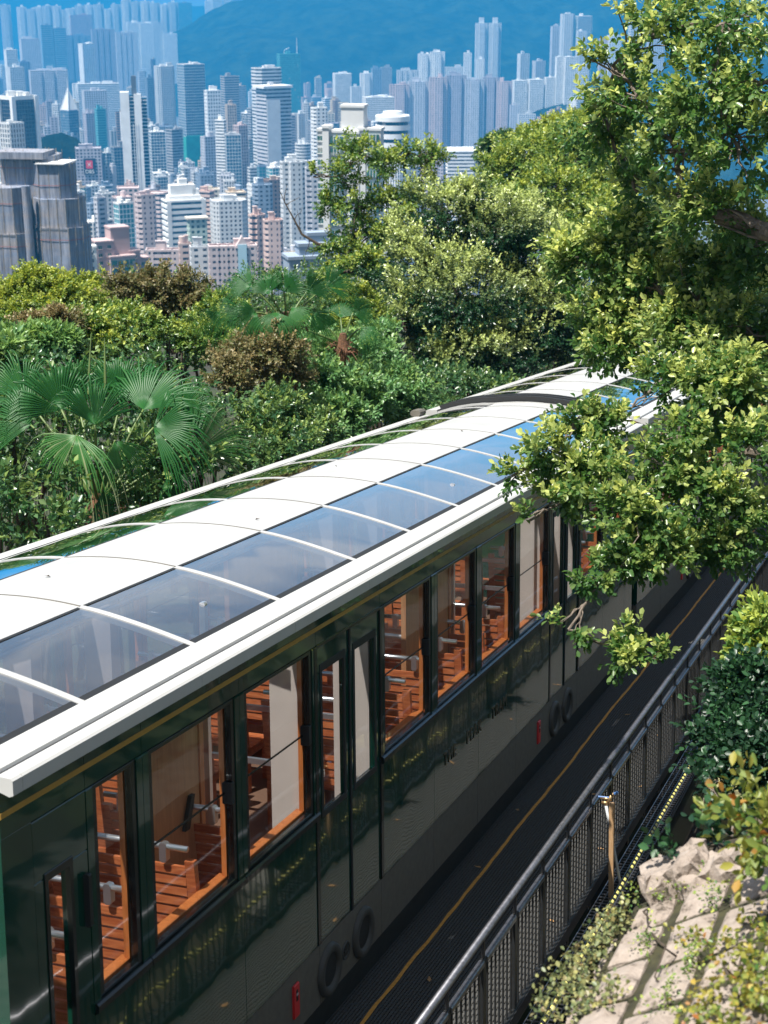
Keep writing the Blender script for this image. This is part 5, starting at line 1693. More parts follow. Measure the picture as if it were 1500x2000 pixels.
def building(xl, xr, ytop, dist, style, wall, glass, label, rot=None, asp=.8, shape='box', ybot=None, fl=3.3, plants=2, hmax=6, group=None, cat='building', name=None, seed=None, arg=None):
    seed = seed if seed is not None else int(xl * 13 + ytop * 7 + dist)
    rr = random.Random(seed)
    x, y, w, zt = bspot(xl, xr, ytop, dist)
    rot = rr.choice((-1, 1)) * rr.uniform(12, 40) if rot is None else rot
    view = math.degrees(math.atan2(-x, y))
    a = abs(math.radians(rot))
    fw = w / (math.cos(a) + asp * math.sin(a))
    fd = fw * asp
    z0 = float(ground_z(np.array(x), np.array(y))) - 2
    root = empty(name or ('office_tower' if style in ('glass', 'bands', 'fins') else 'apartment_tower'), (x, y, z0), label, cat, group, rz=R(rot + view))
    h = zt - z0
    if shape == 'box': poly = poly_box(fw, fd)
    elif shape == 'cham': poly = poly_cham(fw, fd, fw * .16)
    elif shape == 'plus': poly = poly_plus(fw, fd, .45)
    elif shape == 'comb': poly = poly_comb(fw, fd, arg or 4, min(4, fd * .25))
    elif shape == 'round': poly = poly_round(w / 2)
    root['fw'], root['fd'], root['h'] = fw, fd, h
    pl = 0
    facade(root, poly, 0, h, style, M['w_' + wall], M['g_' + glass], fl, seed=seed)
    if plants: roof_plant(root, fw * .85, fd * .85, h + .3, M['w_' + (wall if wall not in ('dark grey',) else 'pale grey')], seed, plants, hmax)
    taken.append((x, y, max(fw, fd) * .62))
    heroes.append((xl, xr, ytop, ybot if ybot else ytop + 90, dist, label))
    labels[label] = labels.get(label, 0) + 1
    return root, fw, fd, h

B = building
# --- near the camera
# block wrapped in scaffold netting at the left edge
m, n, l, b = newmat('scaffold netting')
b.inputs['Roughness'].default_value = .9
tc = n.new('ShaderNodeTexCoord')
mp1 = n.new('ShaderNodeMapping'); mp1.inputs['Scale'].default_value = (1.1, 1.1, .07)
t1 = n.new('ShaderNodeTexNoise'); t1.inputs['Scale'].default_value = 1.0; t1.inputs['Detail'].default_value = 6; t1.inputs['Roughness'].default_value = .75
l.new(tc.outputs['Object'], mp1.inputs[0]); l.new(mp1.outputs[0], t1.inputs['Vector'])
mp2 = n.new('ShaderNodeMapping'); mp2.inputs['Scale'].default_value = (.05, .05, .35)
t2 = n.new('ShaderNodeTexNoise'); t2.inputs['Scale'].default_value = 1.0; t2.inputs['Detail'].default_value = 4
l.new(tc.outputs['Object'], mp2.inputs[0]); l.new(mp2.outputs[0], t2.inputs['Vector'])
r1 = n.new('ShaderNodeValToRGB'); e = r1.color_ramp.elements
e[0].position, e[0].color = .34, (.12, .125, .14, 1); e[1].position, e[1].color = .68, (.46, .46, .47, 1)
r2 = n.new('ShaderNodeValToRGB'); e = r2.color_ramp.elements
e[0].position, e[0].color = .36, (.70, .80, 1.0, 1); e[1].position, e[1].color = .72, (1.0, .90, .84, 1)
l.new(t1.outputs['Fac'], r1.inputs['Fac']); l.new(t2.outputs['Fac'], r2.inputs['Fac'])
mx = n.new('ShaderNodeMixRGB'); mx.blend_type = 'MULTIPLY'; mx.inputs['Fac'].default_value = 1
l.new(r1.outputs[0], mx.inputs[1]); l.new(r2.outputs[0], mx.inputs[2]); l.new(mx.outputs[0], b.inputs['Base Color'])
M['netting'] = m
M['bamboo'] = plain('bamboo pole', (.30, .25, .17), rough=.7, var=.4, scale=1)
M['tape'] = plain('faded red netting hem', (.34, .14, .12), rough=.8)
DS = 480
x, y, w, zt = bspot(0, 120, 310, DS)
pxm = DS * 1.045 / FPX                       # metres per photograph pixel at this distance
root = empty('scaffolded_block', (x, y, zt), 'round-cornered block wrapped in grey scaffold netting at the left edge', 'building', rz=R(-8))
taken.append((x, y, 60)); heroes.append((0, 150, 290, 540, DS, 'the scaffolded block'))
def wrap(cx, wpx, ztop, zbot, cyo, seed, dpt=.9, cham=.22):
    rr = random.Random(seed)
    w_ = wpx * pxm
    poly = poly_cham(w_, w_ * dpt, w_ * cham)
    poly = [(px_ + cx * pxm, py_ + cyo) for px_, py_ in poly]
    zs = np.linspace(ztop, zbot, max(2, int((ztop - zbot) / 3.2)))
    g = MB()
    n_ = len(poly)
    per = []
    for i in range(n_):
        p, q = poly[i], poly[(i + 1) % n_]
        k = max(1, int(math.hypot(q[0] - p[0], q[1] - p[1]) / 2.2))
        per += [(p[0] + (q[0] - p[0]) * j / k, p[1] + (q[1] - p[1]) * j / k) for j in range(k)]
    N_p = len(per)
    cxm, cym = cx * pxm, cyo
    v = []
    for z in zs:
        for (a, c) in per:
            s = 1 + rr.uniform(-.008, .008)
            v.append((cxm + (a - cxm) * s, cym + (c - cym) * s, z + rr.uniform(-.12, .12)))
    f = []
    for j in range(len(zs) - 1):
        for i in range(N_p):
            f.append((j * N_p + i, (j + 1) * N_p + i, (j + 1) * N_p + (i + 1) % N_p, j * N_p + (i + 1) % N_p))
    f.append(tuple(range(N_p)))
    g.add(v, f)
    g.build('netting', M['netting'], root)
    g = MB()
    for i in range(0, N_p, 1):
        a, c = cxm + (per[i][0] - cxm) * 1.012, cym + (per[i][1] - cym) * 1.012
        g.box(a - .06, a + .06, c - .06, c + .06, zbot, ztop + rr.uniform(.3, 1.4))
    o = g.build('bamboo_pole', M['bamboo'], root); o['kind'] = 'stuff'
    g = MB()
    for z in zs[1::3]:
        pl_ = offset(poly, .16)
        ring(g, pl_, .05, z - .09, z + .09)
    o = g.build('netting_hem', M['tape'], root)
    g = MB(); g.prism(offset(poly, .5), zbot - .6, zbot - .05)
    g.build('scaffold_shelf', M['w_dark grey'], root)
wrap(-15, 86, 1.6, -160 * pxm, 3, 1, .8)
wrap(5, 74, 1.0, -220 * pxm, 4, 2, 1.0)
wrap(42, 68, -6 * pxm, -80 * pxm, 0, 3)
wrap(48, 84, -66 * pxm, -118 * pxm, 0, 4)
wrap(50, 90, -116 * pxm, -330 * pxm, 0, 5)
wrap(-38, 66, -46 * pxm, -128 * pxm, -4, 6)
wrap(-36, 72, -126 * pxm, -330 * pxm, -4, 7)
g = MB(); g.lathe([(.01, -330 * pxm), (1.3, -330 * pxm), (1.3, -42 * pxm), (.01, -42 * pxm)], 16)
o = g.build('chute', M['netting'], root, smooth=False); o.location = (4 * pxm, -7.5, 0)
g = MB(); g.box(20 * pxm, 74 * pxm, -6, 6, -6 * pxm, -4 * pxm); g.build('roof_slab', M['w_pale grey'], root)
g = MB(); g.box(-60 * pxm, 34 * pxm, -5, 6, 2 * pxm, 14 * pxm); g.build('roof_parapet', M['netting'], root)

# pink apartment block with green windows, just above the bushes
def near_block(label, name, xl, xr, ytop, dist, rot, parts, wall, glass, ybot):
    x, y, w, zt = bspot(xl, xr, ytop, dist)
    view = math.degrees(math.atan2(-x, y))
    root = empty(name, (x, y, zt), label, 'building', rz=R(rot + view))
    u = dist * 1.04 / FPX
    for (x0, x1, y0, y1, top, bot, kind) in parts:
        X0, X1, Y0, Y1, Z1, Z0 = x0 * u, x1 * u, y0 * u, y1 * u, -top * u, -bot * u
        g = MB(); g.box(X0, X1, Y0, Y1, Z0, Z1)
        g.box(X0 - .25, X1 + .25, Y0 - .25, Y1 + .25, Z1, Z1 + .7)
        wl__ = g.build('wall', wall, root)
        if not kind: continue
        fh = 3.2
        nf = int((Z1 - Z0) / fh)
        for k in range(nf):
            zc = Z1 - 1.9 - k * fh
            if zc < Z0 + 1: break
            if kind == 'bay':
                g = MB(); g.box(X0 + .4, X1 - .4, Y0 - .45, Y0 + .1, zc - 1.0, zc + .9)
                for j in range(1, 4):
                    xx = X0 + .4 + (X1 - X0 - .8) * j / 4
                    g.box(xx - .08, xx + .08, Y0 - .5, Y0 - .44, zc - 1.0, zc + .9, 1)
                g.build('window', [glass, wall], root)
                continue
            nwx = max(1, int((X1 - X0) / 3.4))
            for j in range(nwx):
                xx = X0 + (X1 - X0) * (j + .5) / nwx
                g = MB(); g.box(xx - .75, xx + .75, Y0 - .02, Y0 + .2, zc - .7, zc + .7)
                g.box(xx - .95, xx + .95, Y0 - .28, Y0 + .05, zc - .95, zc - .72, 1)
                g.box(xx - .04, xx + .04, Y0 - .07, Y0 + .0, zc - .7, zc + .7, 1)
                g.build('window', [glass, wall], root)
            nwy = max(1, int((Y1 - Y0) / 4.2))
            for sx_ in (X0, X1):
                for j in range(nwy):
                    yy = Y0 + (Y1 - Y0) * (j + .5) / nwy
                    g = MB(); s_ = -1 if sx_ == X0 else 1
                    g.box(min(sx_, sx_ + .04 * s_), max(sx_, sx_ + .04 * s_), yy - .7, yy + .7, zc - .7, zc + .7)
                    g.box(min(sx_, sx_ + .3 * s_), max(sx_, sx_ + .3 * s_), yy - .9, yy + .9, zc - .95, zc - .72, 1)
                    g.build('window', [glass, wall], root)
    taken.append((x, y, w * .7)); heroes.append((xl, xr, ytop, ybot, dist, label))
    return root
near_block('rose pink stepped apartment block with green bay windows just above the bushes', 'apartment_block', 180, 285, 445, 640, 18,
           [(-20, 16, -10, 24, 0, 120, None), (-52, -18, -18, 20, 22, 200, 'win'), (-28, 20, -26, 16, 50, 200, 'bay'), (14, 34, -12, 22, 44, 200, 'win'), (30, 54, -4, 26, 60, 200, 'win')],
           M['w_rose'], M['g_green'], 545)
near_block('small white block beside the rose pink apartment block', 'apartment_block', 148, 184, 492, 620, 10,
           [(-18, 10, -14, 14, 0, 120, 'win'), (2, 20, -6, 14, -8, 120, 'win')], M['w_white'], M['g_dark'], 545)
# tall near tower behind the airy tree
near_block('grey and white tower with a pale roof house right behind the airy tree', 'apartment_tower', 622, 742, 250, 430, -12,
           [(-16, 26, 4, 40, -36, 40, None), (-58, -48, -8, 20, 6, 420, 'win'), (-48, -36, -12, 20, 0, 420, None), (-36, -8, -6, 24, 8, 420, 'bay'), (-8, 18, -2, 26, 10, 420, 'win'), (18, 30, 0, 30, 4, 420, None), (30, 58, 2, 34, 4, 420, 'bay')],
           M['w_pale grey'], M['g_green'], 480)
near_block('low dark roofed building below the grey and white tower', 'house', 560, 665, 496, 330, 14,
           [(-52, 52, -20, 30, 6, 100, None), (-30, 44, -10, 24, -16, 20, None), (-10, 30, 0, 20, -34, -10, None)], M['w_blue grey'], M['g_dark'], 545)

# --- landmark towers
_r, fw, fd, h = B(0, 68, 190, 1420, 'glass', 'dark grey', 'black', 'black glass block with white corner strips near the left edge', rot=33, asp=.85, ybot=290, plants=3, hmax=5)
for sx_ in (-1, 1):
    for sy_ in (-1, 1):
        g = MB(); cx_, cy_ = sx_ * fw / 2, sy_ * fd / 2
        g.box(cx_ - 1.9, cx_ + 1.9, cy_ - 1.9, cy_ + 1.9, 0, h + 1.5); g.build('corner_strip', M['w_white'], _r)
g = MB(); ring(g, poly_box(fw, fd), .8, h - 1.5, h + 1.8); g.prism(poly_box(fw * .95, fd * .95), h + .3, h + .9); g.build('roof_edge', M['w_white'], _r)
_r, fw, fd, h = B(0, 45, 242, 1150, 'fins', 'pale grey', 'dark', 'pale grey finned office block in front of the black glass block', rot=38, asp=.9, ybot=300, plants=1)
# pyramid roofed glass tower
_r, fw, fd, h = B(118, 152, 216, 2000, 'glass', 'blue grey', 'blue', 'blue glass tower with a silver pyramid roof', rot=40, asp=1, ybot=355, plants=0)
g = MB(); g.add([(-fw / 2, -fd / 2, h), (fw / 2, -fd / 2, h), (fw / 2, fd / 2, h), (-fw / 2, fd / 2, h), (0, 0, h + 26)], [(0, 1, 4), (1, 2, 4), (2, 3, 4), (3, 0, 4)])
for sx_, sy_ in ((-1, -1), (1, -1), (1, 1), (-1, 1)): g.tube([(sx_ * fw / 2, sy_ * fd / 2, h), (0, 0, h + 26.5)], .7, 6)
g.tube([(0, 0, h + 24), (0, 0, h + 40)], [.6, .2], 6)
g.build('pyramid_roof', M['w_pale grey'], _r)
B(121, 150, 268, 1750, 'glass', 'blue grey', 'blue', 'plain blue glass shaft below the pyramid-roofed tower', rot=30, ybot=355, plants=1)
B(160, 208, 178, 2650, 'grid', 'lilac grey', 'dark', 'lilac grey office slab in front of a long low white one', rot=12, asp=.5, ybot=250, plants=1)
B(150, 232, 164, 3100, 'bands', 'white', 'blue', 'long low white slab with ribbon windows behind the lilac office slab', rot=8, asp=.25, ybot=190)
B(162, 190, 222, 2250, 'grid', 'mauve', 'dark', 'slim mauve tower left of the white columned slab', rot=20, ybot=290)
B(185, 206, 214, 2200, 'bands', 'teal', 'teal', 'slim teal tower beside the mauve one, above the red sign', rot=20, ybot=290)
# tower with the red sign
_r, fw, fd, h = B(148, 196, 290, 1650, 'grid', 'mauve', 'dark', 'mauve tower carrying a red square sign high on its front', rot=0, asp=.8, ybot=352)
M['signred'] = plain('red sign face', (.75, .03, .04), rough=.5, var=.03)
M['signblack'] = plain('black sign face', (.015, .015, .02), rough=.5)
sg = MB(); sg.box(-5.5, 6.5, -fd / 2 - 1.6, -fd / 2 - .9, h - 25, h - 9)
so = sg.build('sign_board', M['signblack'], _r)
g = MB(); g.box(-3.2, 3.6, -fd / 2 - 1.9, -fd / 2 - 1.6, h - 19, h - 11); g.build('sign_square', M['signred'], so)
g = MB()
yy = -fd / 2 - 2.05
for s_ in (-1, 1):
    g.add([(.2 - 1.9, yy, h - 15 - s_ * 1.9), (.2 - 1.2, yy, h - 15 - s_ * 1.9 ), (.2 + 1.9, yy, h - 15 + s_ * 1.9), (.2 + 1.2, yy, h - 15 + s_ * 1.9)], [(0, 1, 2, 3)])
g.box(.2 - .7, .2 + .7, yy - .05, yy + .05, h - 15.7, h - 14.3)
g.build('sign_star', M['w_white'], so)
cu = bpy.data.curves.new('sign_lettering', 'FONT'); cu.body = 'DBS'; cu.size = 5.2; cu.align_x = 'CENTER'; cu.extrude = .1; cu.materials.append(M['w_white'])
o = text_mesh('sign_lettering', cu); o.parent = so; o.location = (.3, -fd / 2 - 1.75, h - 24); o.rotation_euler = (math.pi / 2, 0, 0)
# white columned slab
x, y, w, zt = bspot(234, 285, 180, 1560)
root = empty('office_tower', (x, y, 10), 'tall white slab of two pale columns with dark glass between them', 'building', rz=R(0 + math.degrees(math.atan2(-x, y))))
h = zt - 10
for (x0, x1, y0, top, mat_, nm) in ((-.50, -.16, 0, 0, M['w_white'], 'white_column'), (-.16, .02, .12, -3, M['g_black'], 'window'), (.02, .30, -.02, -2, M['w_white'], 'white_column'), (.30, .50, .12, -6, M['g_black'], 'window')):
    g = MB(); g.box(x0 * w, x1 * w, y0 * w, .6 * w, 0, h + top); g.build(nm, mat_, root)
g = MB(); 
for k in range(int(h / 3.4)): g.box(.30 * w, .51 * w, .09 * w, .115 * w, k * 3.4, k * 3.4 + 1.0); g.box(-.15 * w, .01 * w, .095 * w, .115 * w, k * 3.4, k * 3.4 + .7)
g.build('floor_band', M['w_pale grey'], root)
for q in range(3):
    g = MB(); g.box((-.06 + q * .09) * w, (-.035 + q * .09) * w, -.04 * w, 0, 0, h - 30); g.build('fin', M['w_pale grey'], root)
g = MB(); g.box(-.05 * w, .14 * w, .1 * w, .35 * w, h - 3, h + 15); g.build('plant_tower', M['w_dark grey'], root)
taken.append((x, y, w)); heroes.append((234, 285, 178, 350, 1560, 'the white columned slab'))
B(283, 303, 153, 2700, 'fins', 'blue grey', 'blue', 'slim striped tower left of the taller pale pair', ybot=230, rot=20)
B(299, 341, 130, 2650, 'fins', 'pale grey', 'blue', 'pale vertical-striped tower left of the green-netted glazed one', shape='cham', ybot=240, rot=20)
_r, fw, fd, h = B(345, 399, 126, 2350, 'glass', 'pale grey', 'blue', 'blue-grey grid-glazed tower with green netting round its lower floors', rot=24, asp=.8, ybot=310, plants=1, fl=4)
M['greennet'] = plain('green safety netting', (.03, .32, .25), rough=.9, var=.2, scale=.1)
g = MB(); g.box(-fw / 2 - 2, fw * .28, -fd / 2 - 3, -fd / 2 - 1, h - 165, h - 100); g.box(-fw / 2 - 2.2, -fw / 2 - 1, -fd / 2 - 3, fd * .2, h - 165, h - 102); g.build('safety_net', M['greennet'], _r)
B(399, 430, 178, 2050, 'grid', 'white', 'blue', 'white grid-fronted tower right of the green-netted one', rot=18, asp=.7, ybot=240, fl=4.5)
B(431, 466, 150, 2300, 'bands', 'grey', 'blue', 'grey ribbon-windowed tower left of the horizontally striped pair', ybot=240, rot=20)
B(440, 461, 206, 1900, 'fins', 'beige', 'dark', 'narrow beige tower with long dark slots', ybot=250, rot=15)
_r, fw, fd, h = B(488, 552, 134, 1950, 'bands', 'pale grey', 'dark', 'pale striped tower standing behind a wider striped one', rot=24, asp=.7, shape='cham', ybot=200, fl=4)
_r, fw, fd, h = B(500, 567, 172, 1760, 'bands', 'lilac grey', 'dark', 'lilac and white horizontally striped office tower with a flat white roof plate', rot=28, asp=.8, ybot=315, fl=4, plants=1)
g = MB(); g.box(-fw * .62, fw * .58, -fd * .56, fd * .56, h + .5, h + 3.2); g.build('roof_crown', M['w_white'], _r)
g = MB(); g.box(-fw * .5, fw * .05, -fd / 2 - 1.2, -fd / 2 - .3, 0, h - 12); g.build('wall_panel', M['w_white'], _r)
_r, fw, fd, h = B(540, 586, 106, 2800, 'glass', 'teal', 'teal', 'bright teal glass tower with a tall thin mast', rot=14, asp=.7, ybot=215, plants=1)
g = MB(); g.tube([(fw * .38, -fd * .3, h - 60), (fw * .38, -fd * .3, h + 28)], [1.6, .4], 8); g.build('mast', M['w_pale grey'], _r)
g = MB(); g.tube([(-fw * .2, 0, h), (-fw * .2, 0, h + 7), (fw * .05, 0, h + 11)], .5, 6); g.build('crane_jib', M['w_pale grey'], _r)
B(456, 483, 246, 1700, 'fins', 'pink', 'dark', 'pink vertically striped slab right of the dark blue block', ybot=320, rot=35)
B(439, 470, 264, 1600, 'glass', 'pale grey', 'blue', 'dark blue glass block with thin pale floor lines', ybot=328, rot=8, asp=.6)
B(421, 441, 236, 1750, 'bands', 'white', 'dark', 'slim white slab above and left of the dark blue block', ybot=315, rot=-30, asp=.5)
B(392, 421, 268, 1850, 'grid', 'lilac grey', 'dark', 'lilac gridded block left of the slim white slab', ybot=330, rot=25)
B(290, 322, 258, 1800, 'glass', 'white', 'blue', 'white framed blue glass building right of the white columned slab', ybot=330, rot=12)
B(324, 356, 254, 1900, 'bands', 'grey', 'dark', 'grey banded block below the green-netted tower', ybot=310, rot=35)
# white ribbon-window office in the middle foreground
_r, fw, fd, h = B(317, 400, 392, 1080, 'bands', 'white', 'blue', 'big white office block with ribbon windows and a stepped roof house', rot=14, asp=.55, ybot=500, plants=0, fl=3.9)
for (a0, a1, b0, b1, c1) in ((-.42, .42, -.3, .35, 4), (-.36, .30, -.2, .3, 11), (-.12, .10, -.1, .2, 15), (.22, .40, -.2, .1, 8)):
    g = MB(); g.box(a0 * fw, a1 * fw, b0 * fd, b1 * fd, h, h + c1); g.build('roof_room', M['w_white'], _r)
g = MB()
for sx_ in (-1, 1): g.box(sx_ * fw / 2 - .2 - 2.4 * (sx_ > 0), sx_ * fw / 2 + .2 + 2.4 * (sx_ < 0), -fd / 2 - .9, -fd / 2 + 1, 0, h); 
g.build('corner_pier', M['w_white'], _r)
B(409, 482, 392, 1130, 'grid', 'pale grey', 'dark', 'pale grey chamfered residential tower with small gridded windows', shape='cham', rot=10, ybot=478, fl=3.1, plants=3)
_r, fw, fd, h = B(366, 402, 428, 1000, 'grid', 'mint', 'green', 'mint green tower with a wide flat cream roof slab', rot=12, asp=.7, ybot=480, plants=0)
g = MB(); g.box(-fw * .66, fw * .66, -fd * .66, fd * .66, h + .4, h + 1.6); g.build('roof_slab', M['w_cream'], _r)
B(262, 303, 382, 1020, 'resi', 'pink', 'dark', 'slim pink apartment tower just left of the big white ribbon-windowed office', shape='cham', rot=18, ybot=505)
B(222, 260, 398, 1080, 'glass', 'white', 'teal', 'white framed teal glass block left of the slim pink tower', rot=25, asp=.8, ybot=465)
B(184, 206, 388, 1150, 'resi', 'lilac grey', 'dark', 'plain lilac apartment block left of the white framed one', rot=25, ybot=455)
B(286, 350, 490, 880, 'resi', 'pink', 'dark', 'long low pink apartment block above the brown-leaved tree', rot=-6, asp=.4, ybot=545, shape='comb', arg=4)
B(350, 372, 478, 860, 'resi', 'salmon', 'dark', 'salmon coloured stair tower between pink blocks', rot=6, asp=.8, ybot=540)
B(372, 408, 484, 850, 'resi', 'pale grey', 'dark', 'pale grey balconied block between pink blocks', rot=6, asp=.6, ybot=540)
_r, fw, fd, h = B(408, 500, 482, 840, 'resi', 'pink', 'dark', 'pink apartment terrace with a sky blue gabled bay', rot=4, asp=.35, ybot=545, shape='comb', arg=5)
g = MB(); g.prism([(fw * .10, -fd / 2 - 1.6), (fw * .29, -fd / 2 - 1.6), (fw * .29, -fd / 2 + .5), (fw * .10, -fd / 2 + .5)], 0, h + 2); g.build('blue_bay', M['w_sky blue'], _r)
g = MB(); a0, a1, am = fw * .04, fw * .35, fw * .195
g.add([(a0, -fd / 2 - 1.2, h), (a1, -fd / 2 - 1.2, h), (am, -fd / 2 - 1.2, h + 6.5), (a0, -fd / 2 + 4, h), (a1, -fd / 2 + 4, h), (am, -fd / 2 + 4, h + 6.5)], [(0, 1, 2), (0, 2, 5, 3), (1, 4, 5, 2), (3, 5, 4)]); g.build('gable', M['w_pink'], _r)
B(484, 520, 422, 940, 'resi', 'salmon', 'dark', 'salmon apartment tower of cross-shaped plan above the blue-gabled terrace', rot=30, ybot=500, shape='plus')
B(514, 552, 432, 920, 'resi', 'salmon', 'dark', 'salmon apartment tower with chamfered corners beside the cross-shaped one', rot=10, ybot=520, shape='cham')
B(545, 602, 318, 1080, 'resi', 'pale grey', 'dark', 'tall grey apartment tower left of the airy tree', rot=16, asp=.8, ybot=470, shape='plus')
B(596, 630, 330, 1000, 'resi', 'lilac grey', 'dark', 'lilac apartment tower between the tall grey one and the airy tree', rot=10, ybot=480, shape='plus')
B(492, 532, 362, 1200, 'resi', 'blue grey', 'dark', 'blue-grey balconied tower beside the tall grey apartments', rot=14, ybot=415, shape='cham')
B(606, 640, 212, 1500, 'resi', 'white', 'dark', 'white balconied tower left of the pale roof house', rot=20, ybot=330, shape='cham')
B(577, 606, 282, 1700, 'bands', 'pale grey', 'dark', 'low round pale building below the teal tower', shape='round', ybot=310, plants=1)
# round white tower with bands
x, y, w, zt = bspot(733, 801, 226, 1320)
root = empty('round_tower', (x, y, 20), 'round white tower with dark ring windows and a flat drum roof', 'building')
h = zt - 20; r0 = w / 2
g = MB(); g.lathe([(r0 * .90, 0), (r0 * .90, h)], 40); g.build('window', M['g_black'], root, smooth=True)
g = MB()
for k in range(5):
    z = h - 3.5 - k * 7
    for (a, b_) in (((.01 if k == 0 else r0 * .9), z + 3.3), (r0 * (1.0 if k < 3 else .95), z + 3.2), (r0 * (1.03 if k < 3 else .97), z + 2.4), (r0 * (1.03 if k < 3 else .97), z + .2), (r0 * .9, z)): pass
    rr_ = r0 * (1.0 if k < 3 else .955)
    g.lathe([(r0 * .88, z + 3.4), (rr_, z + 3.4), (rr_, z - .6), (r0 * .88, z - .6)], 40)
g.build('ring_band', M['w_white'], root)
g = MB(); g.lathe([(.01, h + 1.2), (r0 * .97, h + .6), (r0 * 1.0, h - .4), (r0 * .9, h - .5)], 40); g.build('drum_roof', M['w_white'], root)
g = MB(); g.lathe([(.01, h + 4.0), (r0 * .55, h + 3.8), (r0 * .6, h + 1)], 30); g.build('roof_drum', M['w_pale grey'], root)
g = MB()
for k in range(40):
    a = 2 * math.pi * k / 40
    g.tube([(r0 * .91 * math.cos(a), r0 * .91 * math.sin(a), 0), (r0 * .91 * math.cos(a), r0 * .91 * math.sin(a), h - 34)], .75, 4)
for k in range(int((h - 34) / 3.4)): g.lathe([(r0 * .9, k * 3.4), (r0 * .915, k * 3.4 + .01), (r0 * .915, k * 3.4 + 1.2), (r0 * .9, k * 3.4 + 1.21)], 40)
g.build('mullion', M['w_white'], root)
taken.append((x, y, w)); heroes.append((733, 801, 222, 310, 1320, 'the round white tower'))
# pink and lilac estate on the right: seven linked towers
for i, (xl, xr, yt, wc) in enumerate(((760, 800, 166, 'pink'), (796, 842, 160, 'lilac grey'), (838, 874, 152, 'pink'), (870, 912, 148, 'mauve'), (908, 946, 156, 'lilac grey'), (942, 974, 152, 'mauve'), (970, 1001, 160, 'pink'))):
    pos_ = ('first', 'second', 'third', 'fourth', 'fifth', 'sixth', 'last')[i]
    B(xl, xr, yt, 3000 + 10 * (i % 2), 'resi', wc, 'dark', f'{pos_} from the left of the seven linked pink and lilac estate towers', rot=6, asp=.6, shape='plus', ybot=300, group='pink and lilac estate towers', plants=2, hmax=9)
B(996, 1015, 206, 2950, 'resi', 'lilac grey', 'dark', 'low lilac block at the right end of the estate towers', rot=6, ybot=250)
B(1012, 1046, 224, 2800, 'grid', 'pale grey', 'blue', 'low pale grey block with gridded windows right of the estate towers', rot=8, asp=.4, ybot=250)
B(1041, 1073, 236, 2500, 'bands', 'salmon', 'dark', 'small orange-cream block at the top of the hillside trees', rot=10, asp=.6, ybot=262)
_r, fw, fd, h = B(872, 925, 296, 1500, 'bands', 'white', 'dark', 'low white hall with a ribbed curved roof', rot=6, asp=.6, ybot=325, plants=0)
g = MB()
for k in range(9):
    a = -fw / 2 + fw * k / 8
    pts = [(a, -fd / 2 + fd * t, h + 4.5 * math.sin(math.pi * t)) for t in np.linspace(0, 1, 7)]
    g.tube(pts, .3, 5)
for k in range(6):
    y0_, y1_ = -fd / 2 + fd * k / 6, -fd / 2 + fd * (k + 1) / 6
    g.add([(-fw / 2, y0_, h + 4.3 * math.sin(math.pi * k / 6)), (fw / 2, y0_, h + 4.3 * math.sin(math.pi * k / 6)), (fw / 2, y1_, h + 4.3 * math.sin(math.pi * (k + 1) / 6)), (-fw / 2, y1_, h + 4.3 * math.sin(math.pi * (k + 1) / 6))], [(0, 1, 2, 3)])
g.build('curved_roof', M['w_white'], _r)
B(650, 686, 144, 3300, 'fins', 'white', 'dark', 'white slab with dark vertical window lines in front of the hill', rot=12, ybot=190, asp=.7)
B(702, 728, 144, 3400, 'resi', 'white', 'dark', 'white point block left of the dark twin block', rot=12, ybot=190, shape='plus')
B(725, 745, 134, 3450, 'resi', 'blue grey', 'dark', 'dark blue-grey block with a roof house, left of the estate', rot=12, ybot=185)
B(743, 765, 132, 3500, 'resi', 'grey', 'dark', 'grey tower right of the dark blue-grey block', rot=12, ybot=185)
B(684, 706, 170, 3250, 'resi', 'pale grey', 'dark', 'short pale block at the foot of the white point block', rot=12, ybot=195)
B(708, 770, 190, 2700, 'fins', 'white', 'dark', 'broad white block with vertical fins behind the pale roof house', rot=14, asp=.5, ybot=228, plants=2)
B(775, 818, 138, 3500, 'resi', 'pale grey', 'dark', 'long pale housing slab left of the pair of white towers', rot=4, asp=.3, ybot=165, shape='comb', arg=4)
B(816, 842, 106, 3600, 'resi', 'white', 'dark', 'left tower of the joined white pair above the estate', rot=4, ybot=158, shape='plus')
B(840, 869, 102, 3600, 'resi', 'white', 'dark', 'right tower of the joined white pair above the estate', rot=4, ybot=158, shape='plus')
B(868, 908, 132, 3700, 'resi', 'pale grey', 'dark', 'low pale slab behind the estate right of the white pair', rot=4, asp=.3, ybot=160)
B(906, 921, 104, 3650, 'resi', 'white', 'dark', 'thin white tower left of the slim twin towers', rot=4, ybot=158)
for i, (xl, xr) in enumerate(((928, 953), (954, 980))):
    _r, fw, fd, h = B(xl, xr, 46, 3900, 'resi', 'pale grey', 'dark', ('left' if i == 0 else 'right') + ' one of the very tall slim twin towers before the hill', rot=10, ybot=165, shape='plus', plants=0, group='slim twin towers')
    g = MB(); g.box(-fw * .2, fw * .2, -fd * .2, fd * .2, h, h + 14); g.build('roof_turret', M['w_pale grey'], _r)
B(931, 946, 116, 3500, 'resi', 'white', 'dark', 'short white tower at the foot of the slim twin towers', rot=4, ybot=160)
B(1011, 1034, 106, 3350, 'resi', 'pale grey', 'dark', 'grey stepped tower on the right hillock', rot=25, ybot=160)
B(1040, 1065, 120, 3350, 'resi', 'lilac grey', 'dark', 'lilac tower right of the stepped one on the hillock', rot=25, ybot=165)
B(1076, 1096, 52, 3600, 'resi', 'lilac grey', 'dark', 'slim lilac tower left of the two tall glassy ones', rot=15, ybot=115)
B(1094, 1123, 28, 3550, 'resi', 'pale grey', 'blue', 'tall pale tower, left of the glassy pair on the hillock', rot=15, ybot=115, shape='cham')
